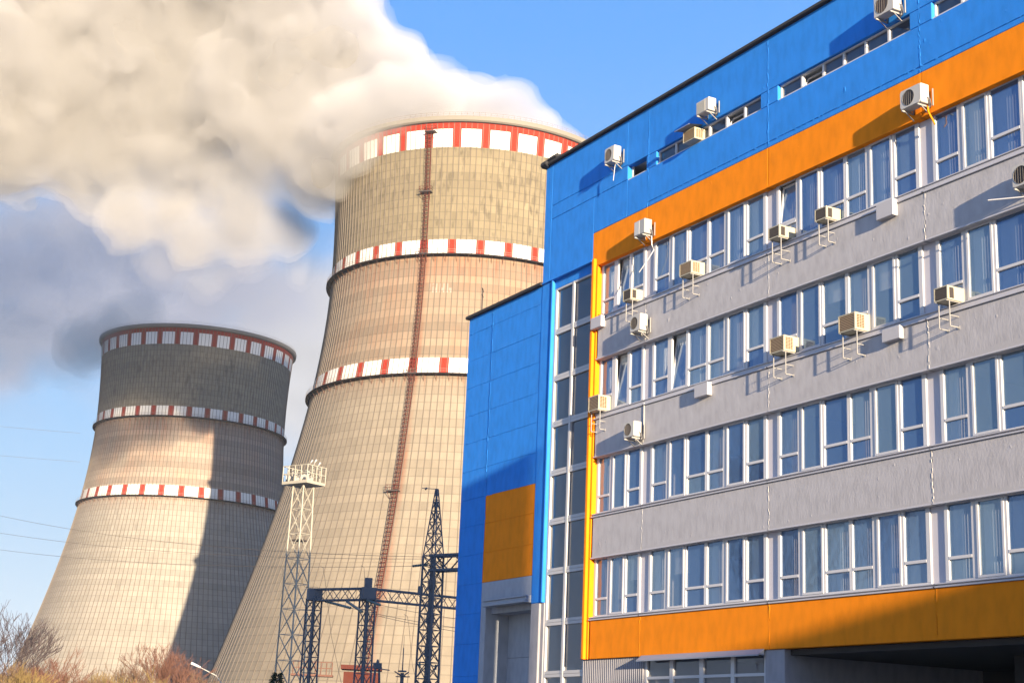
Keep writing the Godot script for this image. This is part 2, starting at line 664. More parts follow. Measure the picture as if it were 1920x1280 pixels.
func tower_ladder(t: Node3D) -> void:
	var az := deg_to_rad(44.8)
	var side := Vector3(cos(az), 0, -sin(az))
	var s := Shape.new()
	var y := 13.2
	while y < 146.0:
		var y2 := minf(y + 3.0, 146.0)
		for e in [-.45, .45]:
			s.bar(tp(az, y, .35) + side * e, tp(az, y2, .35) + side * e, .12)
			s.bar(tp(az, y, 1.15) + side * e * 1.3, tp(az, y2, 1.15) + side * e * 1.3, .07)
		s.bar(tp(az, y, 1.4), tp(az, y2, 1.4), .07)
		y = y2
	obj("ladder_rails", s, mats.ladder, t)
	s = Shape.new()
	y = 13.5
	while y < 146.0:
		s.bar(tp(az, y, .35) - side * .45, tp(az, y, .35) + side * .45, .07)
		y += 0.5
	stuff(obj("ladder_rungs", s, mats.ladder, t))
	s = Shape.new()
	y = 15.0
	while y < 146.0:
		var pts := [tp(az, y, .35) - side * .45, tp(az, y, 1.15) - side * .6, tp(az, y, 1.4), tp(az, y, 1.15) + side * .6, tp(az, y, .35) + side * .45]
		for i in 4:
			s.bar(pts[i], pts[i + 1], .08, .12)
		s.bar(tp(az, y, .02) - side * .45, tp(az, y, .35) - side * .45, .08)
		y += 1.0
	stuff(obj("ladder_hoops", s, mats.ladder, t))
	for pl in [[131.0, 2.0, -.3], [146.2, 1.8, .4], [56.5, 2.0, -.6], [115.2, 1.6, 0.0], [85.1, 1.6, 0.0]]:
		s = Shape.new()
		var c: Vector3 = tp(az, pl[0], .8) + side * pl[2]
		var o := Vector3(sin(az), 0, cos(az))
		s.obox(c, side * pl[1] * .75, Vector3(0, .12, 0), o * 0.8)
		obj("ladder_landing", s, mats.dark_steel, t)
		s = Shape.new()
		for e in [-1.0, -.33, .33, 1.0]:
			s.bar(c + side * e * pl[1] * .73 + o * .75, c + side * e * pl[1] * .73 + o * .75 + Vector3(0, 1.3, 0), .07)
		for hh in [.65, 1.3]:
			s.bar(c - side * pl[1] * .73 + o * .75 + Vector3(0, hh, 0), c + side * pl[1] * .73 + o * .75 + Vector3(0, hh, 0), .07)
			for e in [-1.0, 1.0]:
				s.bar(c + side * e * pl[1] * .73 + o * .75 + Vector3(0, hh, 0), c + side * e * pl[1] * .73 - o * .7 + Vector3(0, hh, 0), .07)
		for e in [-1.0, 1.0]:
			s.bar(c + side * e * pl[1] * .6 + o * .7, tp(az, pl[0] - 1.8, .05) + side * (e * pl[1] * .4 + pl[2]), .09)
		obj("landing_railing", s, mats.ladder, t)

# ---------------------------------------------------------------- office block
const TOPS := [17.12, 13.925, 10.73, 7.535]      # underside of the panels above each row of windows
const SILLS := [15.31, 12.10, 8.90, 5.71]        # bottom of the window frames
const LEDGE := [15.13, 11.92, 8.79, 5.61]        # top of the panels below
const LIGHTS := [[0.29, 1.0, 1], [1.22, 1.93, 0], [2.07, 2.93, 1], [3.07, 3.77, 1], [4.0, 4.72, 0], [4.87, 5.58, 1]]
const X_END := 24.0

var pane_mesh := {}

func panel(parent: Node3D, m: Material, x0: float, x1: float, y0: float, y1: float, z1 := 0.0, depth := 0.25, c := 0.012) -> MeshInstance3D:
	var s := Shape.new()
	s.cbox(x0, x1, y0, y1, z1 - depth, z1, c)
	return obj("wall_panel", s, m, parent)

func seam_bead(parent: Node3D, m: Material, x: float, y0: float, y1: float) -> void:   # lumpy sealant squeezed out of a joint
	var s := Shape.new()
	var y := y0
	var w := 0.02
	while y < y1 - 0.02:
		var y2 := minf(y + rng.randf_range(.04, .12), y1)
		w = clampf(w + rng.randf_range(-.012, .012), .008, .045)
		var dx := rng.randf_range(-.02, .02)
		var o := rng.randf_range(.002, .012)
		var a := Vector3(x + dx - w, y, 0.0005)
		var b := Vector3(x + dx + w, y, 0.0005)
		var c := Vector3(x + dx, y, o)
		var up := Vector3(0, y2 - y, 0)
		s.quad(a, c, c + up, a + up)
		s.quad(c, b, b + up, c + up)
		y = y2
	stuff(obj("joint_sealant", s, m, parent))

func chipped_line(parent: Node3D, m: Material, x0: float, x1: float, y: float) -> void:   # flaking mortar along a level joint
	var s := Shape.new()
	var x := x0
	while x < x1:
		var w := rng.randf_range(.03, .16)
		if rng.randf() < .6:
			var h := rng.randf_range(.008, .022)
			var dy := rng.randf_range(-.012, .012)
			var o := rng.randf_range(.006, .018)
			var a := Vector3(x, y + dy - h, .0005)
			var b := Vector3(x + w, y + dy - h * .6, .0005)
			var c := Vector3(x + w * .9, y + dy + h, .0005)
			var d := Vector3(x + w * .1, y + dy + h * .7, .0005)
			var e := Vector3(x + w * rng.randf_range(.3, .7), y + dy, o)
			s.tri(a, b, e)
			s.tri(b, c, e)
			s.tri(c, d, e)
			s.tri(d, a, e)
		x += w + rng.randf_range(.0, .25)
	stuff(obj("mortar_flakes", s, m, parent))

func blisters(parent: Node3D, m: Material, x0: float, x1: float, y0: float, y1: float, n: int) -> void:   # paint blisters and plaster lumps
	var s := Shape.new()
	for i in n:
		var c := Vector3(rng.randf_range(x0 + .1, x1 - .1), rng.randf_range(y0 + .08, y1 - .1), .0)
		var r := rng.randf_range(.012, .05) * (1.6 if rng.randf() < .1 else 1.0)
		var o := r * rng.randf_range(.05, .16)
		var e := c + Vector3(rng.randf_range(-.3, .3) * r, rng.randf_range(-.3, .3) * r, o)
		var k := 6
		var pts := []
		for j in k:
			var a := TAU * j / k
			var q := r * rng.randf_range(.6, 1.2)
			pts.append(c + Vector3(cos(a) * q, sin(a) * q * 1.3, .0004))
		for j in k:
			s.tri(pts[j], pts[(j + 1) % k], e)
	stuff(obj("paint_blisters", s, m, parent))

func flat_pane(w: float, h: float) -> ArrayMesh:
	var key := Vector2(snappedf(w, .001), snappedf(h, .001))
	if not pane_mesh.has(key):
		var s := Shape.new()
		s.quad(Vector3(0, 0, 0), Vector3(w, 0, 0), Vector3(w, h, 0), Vector3(0, h, 0))
		pane_mesh[key] = s.mesh()
	return pane_mesh[key]

func pane(parent: Node3D, x: float, y: float, z: float, w: float, h: float, m: Material, tilt := 0.0) -> void:
	var o := obj("pane", flat_pane(w, h), m, parent)
	o.position = Vector3(x, y, z)
	o.rotation = Vector3(tilt + rng.randf_range(-.004, .004), rng.randf_range(-.006, .006), 0)

func blind(parent: Node3D, x0: float, x1: float, y0: float, y1: float, z: float, m: Material, close: float) -> void:
	var s := Shape.new()
	var x := x0 + .05
	while x < x1 - .03:
		var a := deg_to_rad(close + rng.randf_range(-7, 7))
		var d := Vector3(cos(a), 0, sin(a)) * .045
		var p := Vector3(x, y0, z)
		var q := Vector3(x, y1, z)
		s.quad(p - d, p + d, q + d, q - d)
		x += .085
	stuff(obj("vertical_blind", s, m, parent))

func window_unit(parent: Node3D, row: int, ox: float, lights: Array, x0: float, x1: float, tilted: int, ac: int, shade: int) -> void:
	var y0: float = SILLS[row]
	var y1: float = TOPS[row] + .03
	var zf := -.15
	var zb := -.22
	var s := Shape.new()
	var tr := y0 + .53
	s.box(ox + x0, ox + x1, y0, y0 + .07, zb, zf)
	s.box(ox + x0, ox + x1, y1 - .07, y1, zb, zf)
	var edge := x0
	for l in lights:
		s.cbox(ox + edge, ox + l[0], y0 + .07, y1 - .07, zb, zf, .008)
		edge = l[1]
	s.cbox(ox + edge, ox + x1, y0 + .07, y1 - .07, zb, zf, .008)
	for l in lights:
		if l[2] == 1:
			s.cbox(ox + l[0], ox + l[1], tr, tr + .075, zb, zf + .004, .006)
	var w := obj("window", s, mats.frame, parent)
	for i in lights.size():
		var l: Array = lights[i]
		var a: float = ox + l[0]
		var b: float = ox + l[1]
		var zg := zf - .045
		if l[2] == 1:
			if ac == i:
				s = Shape.new()
				s.box(a, b, y0 + .07, tr, zg - .02, zg)
				obj("infill_panel", s, mats.frame, w)
			else:
				pane(w, a, y0 + .07, zg, b - a, tr - y0 - .07, mats.glass[rng.randi() % 3])
			if tilted == i:
				tilted_sash(w, a, b, tr + .075, y1 - .07, zf)
			else:
				pane(w, a, tr + .075, zg, b - a, y1 - .07 - tr - .075, mats.glass[rng.randi() % 3])
		elif tilted == i:
			tilted_sash(w, a - .05, b + .05, y0 + .07, y1 - .07, zf)
		else:
			s = Shape.new()
			s.box(a - .05, a + .015, y0 + .06, y1 - .06, zf - .01, zf + .018)
			s.box(b - .015, b + .05, y0 + .06, y1 - .06, zf - .01, zf + .018)
			s.box(a + .015, b - .015, y0 + .06, y0 + .115, zf - .01, zf + .018)
			s.box(a + .015, b - .015, y1 - .105, y1 - .06, zf - .01, zf + .018)
			obj("sash", s, mats.frame, w)
			pane(w, a + .015, y0 + .115, zg + .03, b - a - .03, y1 - .105 - y0 - .115, mats.glass[rng.randi() % 3])
		if (shade > 0 and (shade == 1 or rng.randf() < .45)) or i == 0:
			blind(w, a - .02, b + .02, y0 + .05, y1 - .05, -.36, mats.blind[rng.randi() % 2], -32.0 if shade == 1 else -50.0)
		elif shade == 2 and rng.randf() < .4:
			s = Shape.new()
			s.box(a - .03, b + .03, y1 - rng.randf_range(.4, .9), y1, -.37, -.365)
			obj("roller_blind", s, mats.blind[1], w)

func tilted_sash(w: Node3D, a: float, b: float, y0: float, y1: float, zf: float) -> void:
	var s := Shape.new()
	var h := y1 - y0 - .01
	s.box(0, .06, 0, h, -.04, .01)
	s.box(b - a - .06, b - a, 0, h, -.04, .01)
	s.box(.06, b - a - .06, 0, .06, -.04, .01)
	s.box(.06, b - a - .06, h - .06, h, -.04, .01)
	var o := obj("tilted_sash", s, mats.frame, w)
	o.position = Vector3(a, y0 + .005, zf - .01)
	o.rotation.x = -.12
	var p := obj("pane", flat_pane(b - a - .12, h - .12), mats.glass[0], w)
	p.transform = o.transform * Transform3D(Basis(), Vector3(.06, .06, -.015))

func office() -> void:
	var t := thing("office_block", "long blue orange and grey panel office block with bands of windows", "office building")
	var s := Shape.new()
	# carcass: rear half, floors, cross walls, roof
	s.box(-6.38, 46, 0, 21.6, -16, -7)
	for y in [[13.95, 15.11], [10.75, 11.9], [7.56, 8.77], [4.5, 5.59]]:
		s.box(-3.15, X_END, y[0], y[1], -7, -.27)
	s.box(-3.15, X_END, 17.15, 19.50, -7, -.27)
	s.box(-6.38, X_END, 20.1, 21.6, -7, -.27)
	var x := -3.1
	for k in range(-1, 5):
		var px := k * 6.0 if k >= 0 else -3.1
		s.box(px - .1, px + .1, 4.45, 20.1, -7.0, -.27)
	s.box(X_END, 46, 0, 21.65, -7, 0)
	s.box(-6.38, -5.95, 0, 21.6, -7, -.27)
	s.box(-6.38, -3.2, 17.5, 20.1, -7, -.27)
	for k in 6:
		s.box(-5.95, -3.2, 1.4 + k * 3.27, 1.62 + k * 3.27, -4.5, -1.6)
	# ground floor core behind the ribbed wall
	s.box(-3.15, .18, 0, 4.45, -7, -.27)
	s.box(5.78, 6.52, 0, 4.42, -7, -.12)
	obj("carcass", s, mats.room, t)
	# upper blue band
	panel(t, mats.blue, -6.45, -5.99, 17.36, 21.65)
	panel(t, mats.blue, -5.975, -3.19, 17.36, 19.575)
	panel(t, mats.blue, -5.975, -1.185, 19.587, 20.075)
	panel(t, mats.blue, -.11, -.008, 19.56, 20.03)
	panel(t, mats.blue, -1.17, -.008, 18.30, 19.55)
	panel(t, mats.blue, -3.18, -1.18, 18.30, 19.575)
	panel(t, mats.blue, -5.975, -1.19, 20.085, 21.65)
	panel(t, mats.blue, -1.18, -.008, 20.04, 21.65)
	panel(t, mats.orange, -3.18, -.008, 17.12, 18.292)
	for k in 4:
		var o := k * 6.0
		panel(t, mats.blue, o + .008, o + 5.992, 18.46, 19.56)
		panel(t, mats.blue, o + .008, o + 5.992, 18.30, 18.452, -.004)
		panel(t, mats.blue, o + .008, o + 5.992, 20.03, 21.65)
		panel(t, mats.blue, o + .008, o + .44, 19.568, 20.022)
		panel(t, mats.blue, o + 5.67, o + 5.992, 19.568, 20.022)
		panel(t, mats.orange, o + .008, o + 5.992, 17.12, 18.292)
	for k in range(-1, 4):
		var o := k * 6.0
		var a := o + .008 if k >= 0 else -2.74
		for r in 3:
			panel(t, mats.grey, a, o + 5.992, TOPS[r + 1], LEDGE[r])
		panel(t, mats.orange, a, o + 5.992, 4.45, LEDGE[3])
		# metal drips and sills
		for r in 4:
			s = Shape.new()
			s.cbox(a - .06, o + 6.008, TOPS[r] - .028, TOPS[r] + .012, -.25, .022, .006)
			obj("drip_edge", s, mats.orange if r == 0 else mats.flashing, t)
			s = Shape.new()
			s.cbox(a - .06, o + 6.008, LEDGE[r] + .002, LEDGE[r] + .04, -.24, .045, .006)
			if r < 2:
				s.cbox(a - .03, o + 6.008, LEDGE[r] + .04, SILLS[r] - .025, -.24, -.02, .006)
			s.cbox(a - .03, o + 6.008, SILLS[r] - .025, SILLS[r] + .004, -.24, .012 if r < 2 else .03, .006)
			if r >= 2:
				s.box(a - .03, o + 6.008, LEDGE[r] + .04, SILLS[r] - .025, -.24, -.03)
			obj("window_sill", s, mats.flashing, t)
		# dust line above each drip
		for r in range(1, 4):
			s = Shape.new()
			var px := a
			var ph := .09
			while px < o + 5.95:
				var qx := minf(px + rng.randf_range(.02, .09), o + 5.98)
				var qh := clampf(ph + rng.randf_range(-.03, .03), .035, .16)
				var py: float = TOPS[r] + .013
				s.quad(Vector3(px, py, .0012), Vector3(qx, py, .0012), Vector3(qx, py + qh, .0012), Vector3(px, py + ph, .0012))
				px = qx
				ph = qh
			stuff(obj("dust_line", s, mats.dusty, t))
	for k in 4:
		for r in 3:
			seam_bead(t, mats.sealant, k * 6.0, TOPS[r + 1], LEDGE[r])
		seam_bead(t, mats.orange, k * 6.0, 4.45, LEDGE[3])
		seam_bead(t, mats.blue, k * 6.0, 18.3, 21.6)
	for k in range(-1, 4):
		var o := k * 6.0
		for r in 3:
			blisters(t, mats.grey, o if k >= 0 else -2.7, o + 6.0, TOPS[r + 1], LEDGE[r], 13)
		blisters(t, mats.orange, o if k >= 0 else -2.7, o + 6.0, 4.45, LEDGE[3], 12)
		blisters(t, mats.orange, o if k >= 0 else -2.7, o + 6.0, 17.3, 18.25, 4)
		blisters(t, mats.blue, o, o + 6.0, 20.1, 21.5, 9)
		blisters(t, mats.blue, o, o + 6.0, 18.5, 19.5, 8)
		chipped_line(t, mats.blue, o if k >= 0 else -3.0, o + 6.0, 18.456)
	chipped_line(t, mats.blue, -5.9, -1.2, 19.58)
	chipped_line(t, mats.blue, -5.9, -1.2, 20.08)
	# windows of the four office floors
	var tilts := {"0_-1": 1, "0_1_0": 0, "1_-1": 1, "1_0_0": 1}
	var acs := {"0_-1": 2, "0_0_0": 2, "0_1_0": 0, "0_1_1": -1, "1_-1": 0, "1_1_0": 0, "1_2_0": 0}
	for r in 4:
		for k in range(-1, 4):
			var o := k * 6.0
			var shade: int = [1, 1, 0, 2][r]
			if r == 1 and k >= 1:
				shade = 2
			if k < 0:
				window_unit(t, r, o, [[3.29, 3.92, 1], [4.15, 4.80, 0], [4.96, 5.59, 1]], 3.17, 5.72, tilts.get("%d_-1" % r, -1), acs.get("%d_-1" % r, -1), shade)
			else:
				window_unit(t, r, o, LIGHTS.slice(0, 3), .17, 3.0, tilts.get("%d_%d_0" % [r, k], -1), acs.get("%d_%d_0" % [r, k], -1), shade)
				var ac2 := -1
				if r == 0 and k == 1:
					ac2 = -1
				window_unit(t, r, o, LIGHTS.slice(3), 3.002, 5.72, -1, 0 if (r == 1 and k == 1) else ac2, shade)
			# facing between the windows
			s = Shape.new()
			s.box(o + 5.722, o + 6.168, SILLS[r], TOPS[r] + .02, -.28, -.195)
			obj("pier", s, mats.pier, t)
	# narrow windows of the top floor
	for k in range(0, 4):
		var o := k * 6.0
		s = Shape.new()
		s.box(o + .44, o + 5.67, 19.56, 19.61, -.2, -.04)
		s.box(o + .44, o + 5.67, 19.985, 20.03, -.2, -.1)
		var cuts := [.44, 1.36, 2.25, 3.08, 3.93, 4.80, 5.67]
		for i in 7:
			var w := .045 if i == 0 or i == 6 else .035
			s.box(o + cuts[i] - (0.0 if i == 0 else w), o + cuts[i] + (0.0 if i == 6 else w), 19.61, 19.985, -.2, -.1)
		var w := obj("narrow_window", s, mats.frame, t)
		for i in 6:
			var a: float = o + cuts[i] + .045
			var b: float = o + cuts[i + 1] - .035
			if (k == 1 and i == 1) or (k == 0 and i == 4):
				var m := obj("open_vent", vent(b - a), mats.frame, w)
				m.position = Vector3(a, 19.61, -.13)
				m.rotation.x = -.5
			else:
				pane(w, a, 19.61, -.15, b - a, .375, mats.glass_dark)
	s = Shape.new()
	s.box(-1.185, -.11, 19.55, 19.585, -.24, -.02)
	s.box(-1.185, -1.13, 19.585, 20.04, -.24, -.16)
	obj("narrow_window", s, mats.frame, t)
	s = Shape.new()
	s.cbox(-6.46, 46, 21.65, 21.76, -16, .13, .02)
	s.cbox(-6.46, 46, 21.76, 21.80, -16, .05, .01)
	obj("roof_edge", s, mats.tar, t)
	s = Shape.new()
	s.cbox(-6.62, -6.15, 21.62, 21.86, -.5, .2, .07)
	s.cbox(-6.2, -5.55, 21.74, 21.92, -.4, .16, .06)
	obj("rolled_roofing", s, mats.tar, t)
	stair_side(t)
	ground_floor(t)

func vent(w: float) -> Shape:
	var s := Shape.new()
	s.box(0, w, 0, .04, -.02, .02)
	s.box(0, w, .33, .37, -.02, .02)
	s.box(0, .04, .04, .33, -.02, .02)
	s.box(w - .04, w, .04, .33, -.02, .02)
	return s

func stair_side(t: Node3D) -> void:
	var s := Shape.new()
	s.cbox(-6.45, -5.9, 6.35, 17.355, -.27, .0, .015)
	s.cbox(-5.9, -5.72, 6.35, 17.355, -.27, -.07, .01)
	s.cbox(-5.78, -5.70, 6.35, 17.30, -.07, .035, .008)
	obj("wall_panel", s, mats.blue, t)
	s = Shape.new()
	s.cbox(-6.45, -5.9, 0, 6.345, -.27, .0, .015)
	s.cbox(-5.9, -5.70, 0, 6.345, -.27, -.07, .01)
	obj("wall_panel", s, mats.plinth, t)
	s = Shape.new()
	s.cbox(-6.4, -3.2, 17.30, 17.355, -.2, .06, .01)
	obj("ledge", s, mats.blue, t)
	s = Shape.new()
	s.cbox(-5.70, -3.2, 16.99, 17.30, -.27, -.09, .01)
	obj("lintel", s, mats.blue, t)
	# stair glazing
	s = Shape.new()
	var ys := [16.99, 15.45, 13.82, 12.24, 10.59, 8.96, 7.33, 5.69, 4.06, 2.43, .8, 0.0]
	s.box(-5.70, -5.60, 0, 16.99, -.24, -.10)
	s.box(-3.30, -3.24, 0, 16.99, -.24, -.10)
	s.box(-4.57, -4.45, 0, 16.99, -.24, -.09)
	for i in ys.size():
		if i == 0:
			s.box(-5.6, -3.3, 16.93, 16.99, -.24, -.10)
		else:
			for e in [[-5.6, -4.57], [-4.45, -3.3]]:
				s.box(e[0], e[1], ys[i] - .10, ys[i] - .005, -.24, -.10)
				s.box(e[0], e[1], ys[i] + .005, ys[i] + .10, -.24, -.105)
	var w := obj("stair_window", s, mats.frame_grey, t)
	for i in ys.size() - 1:
		for e in [[-5.6, -4.57], [-4.45, -3.3]]:
			var lo: float = ys[i + 1] + .1
			var hi: float = ys[i] - (.1 if i else .06)
			if hi > lo:
				pane(w, e[0], lo, -.17, e[1] - e[0], hi - lo, mats.glass_dark)
	# orange upright between stair window and offices
	s = Shape.new()
	s.cbox(-3.235, -3.06, 4.45, 17.12, -.3, .0, .008)
	s.cbox(-3.06, -2.93, 4.45, 17.35, -.3, .11, .012)
	s.cbox(-2.93, -2.835, 4.45, 17.115, -.3, .012, .008)
	obj("orange_upright", s, mats.orange, t)

func ground_floor(t: Node3D) -> void:
	var s := Shape.new()
	s.box(-3.235, .17, 0, 4.45, -.27, -.09)
	obj("wall_panel", s, mats.plinth, t)
	s = Shape.new()
	var x := -3.2
	while x < .15:
		s.cbox(x, x + .055, 0, 4.44, -.1, -.06, .012)
		x += .105
	stuff(obj("wall_ribs", s, mats.plinth, t))
	# window band under its sheet-metal hood
	s = Shape.new()
	var xs := [.17, .26, 1.39, 1.57, 2.81, 3.01, 4.23, 4.39, 5.66, 5.74]
	for i in range(0, 10, 2):
		s.cbox(xs[i], xs[i + 1], 1.2, 4.40, -.22, -.10, .01)
	for i in range(1, 9, 2):
		for y in [1.2, 2.2, 3.0, 3.79]:
			s.cbox(xs[i], xs[i + 1], y, y + .085, -.22, -.105, .008)
	var w := obj("ground_window", s, mats.frame, t)
	for i in range(1, 9, 2):
		pane(w, xs[i], 3.875, -.16, xs[i + 1] - xs[i], .5, mats.glass_dark)
		pane(w, xs[i], 3.085, -.16, xs[i + 1] - xs[i], .705, mats.glass_dark)
		pane(w, xs[i], 2.285, -.16, xs[i + 1] - xs[i], .715, mats.glass_dark)
	s = Shape.new()
	s.box(.17, 5.76, 0, 1.2, -.27, -.08)
	obj("wall_panel", s, mats.plinth, t)
	s = Shape.new()
	s.quad(Vector3(.12, 4.32, .20), Vector3(5.80, 4.32, .20), Vector3(5.80, 4.47, .01), Vector3(.12, 4.47, .01))
	s.quad(Vector3(.12, 4.46, .01), Vector3(5.80, 4.46, .01), Vector3(5.80, 4.31, .195), Vector3(.12, 4.31, .195))
	s.box(.12, 5.80, 4.29, 4.325, .17, .20)
	s.tri(Vector3(5.80, 4.32, .20), Vector3(5.80, 4.3, .01), Vector3(5.80, 4.47, .01))
	obj("window_hood", s, mats.hood, t)
	s = Shape.new()
	s.cbox(5.76, 6.55, 0, 4.45, -7, -.05, .02)
	obj("pillar", s, mats.plinth, t)
	# open porch
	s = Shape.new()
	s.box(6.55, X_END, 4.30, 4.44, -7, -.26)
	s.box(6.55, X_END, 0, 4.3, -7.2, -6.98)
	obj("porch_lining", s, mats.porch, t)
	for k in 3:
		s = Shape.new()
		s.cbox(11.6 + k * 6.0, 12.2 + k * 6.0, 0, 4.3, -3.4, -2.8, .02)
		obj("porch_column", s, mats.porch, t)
	s = Shape.new()
	s.cbox(-2.9, -.2, 3.42, 3.60, -.1, .55, .02)
	s.box(-2.85, -.25, 3.3, 3.42, -.1, .48)
	obj("door_canopy", s, mats.hood, t)

func annex() -> void:
	var t := thing("blue_annex", "lower blue panel annex with orange square above a grey gateway", "building")
	var s := Shape.new()
	s.box(-11.86, -6.46, 0, 17.28, -16, -1.6)
	s.box(-11.86, -9.98, 0, 17.28, -1.6, -.24)
	s.box(-9.98, -6.46, 7.3, 17.28, -1.6, -.24)
	obj("carcass", s, mats.room, t)
	var rows := [0.0, 1.9, 3.0, 4.1, 5.2, 6.25, 7.285, 8.32, 9.36, 10.36, 11.42, 12.46, 13.5, 14.57, 15.61, 16.65, 17.28]
	for i in rows.size() - 1:
		var o := rng.randf_range(-.0025, .0025)
		panel(t, mats.blue, -11.9, -9.99, rows[i] + .002, rows[i + 1] - .002, -.012 + o, .2, .006)
		if i >= 6:
			panel(t, mats.orange if i >= 6 and i < 9 else mats.blue, -9.975, -6.46, rows[i] + .002, rows[i + 1] - .002, -.012 - o, .2, .006)
		if i > 8:
			chipped_line(t, mats.blue, -11.8, -6.6, rows[i])
	seam_bead(t, mats.blue, -9.98, 7.3, 17.2)
	# gateway
	s = Shape.new()
	s.cbox(-9.975, -6.46, 6.62, 7.28, -.24, -.01, .012)
	s.cbox(-9.975, -9.62, 0, 6.62, -1.3, -.01, .02)
	obj("gate_surround", s, mats.gate, t)
	s = Shape.new()
	s.box(-9.62, -6.42, 6.2, 6.62, -1.3, -.25)
	obj("gate_head", s, mats.gate, t)
	for i in 4:
		s = Shape.new()
		s.box(-9.65, -6.44, i * 1.58, i * 1.58 + 1.57, -1.45, -.95)
		obj("gate_leaf", s, mats.gate, t)
	s = Shape.new()
	s.cbox(-9.42, -6.455, 6.39, 6.47, -.05, .26, .01)
	s.cbox(-9.38, -6.455, 6.47, 6.57, -.05, .19, .01)
	s.cbox(-9.42, -6.455, 6.57, 6.63, -.05, .23, .01)
	obj("gate_canopy", s, mats.hood, t)
	s = Shape.new()
	s.cbox(-12.02, -6.4, 17.28, 17.40, -16, .12, .02)
	obj("roof_edge", s, mats.tar, t)
	var a := Shape.new()
	a.bar(Vector3(0, 0, 0), Vector3(0, 1.1, 0), .035)
	a.bar(Vector3(-.2, 1.06, -.14), Vector3(.2, 1.06, .14), .03)
	a.bar(Vector3(-.17, .82, -.12), Vector3(.17, .82, .12), .03)
	var m := obj("aerial", a, mats.dark_steel)
	m.position = Vector3(-11.6, 17.39, -.35)
	tag(m, "small bare aerial with two crossbars on the annex roof", "aerial")

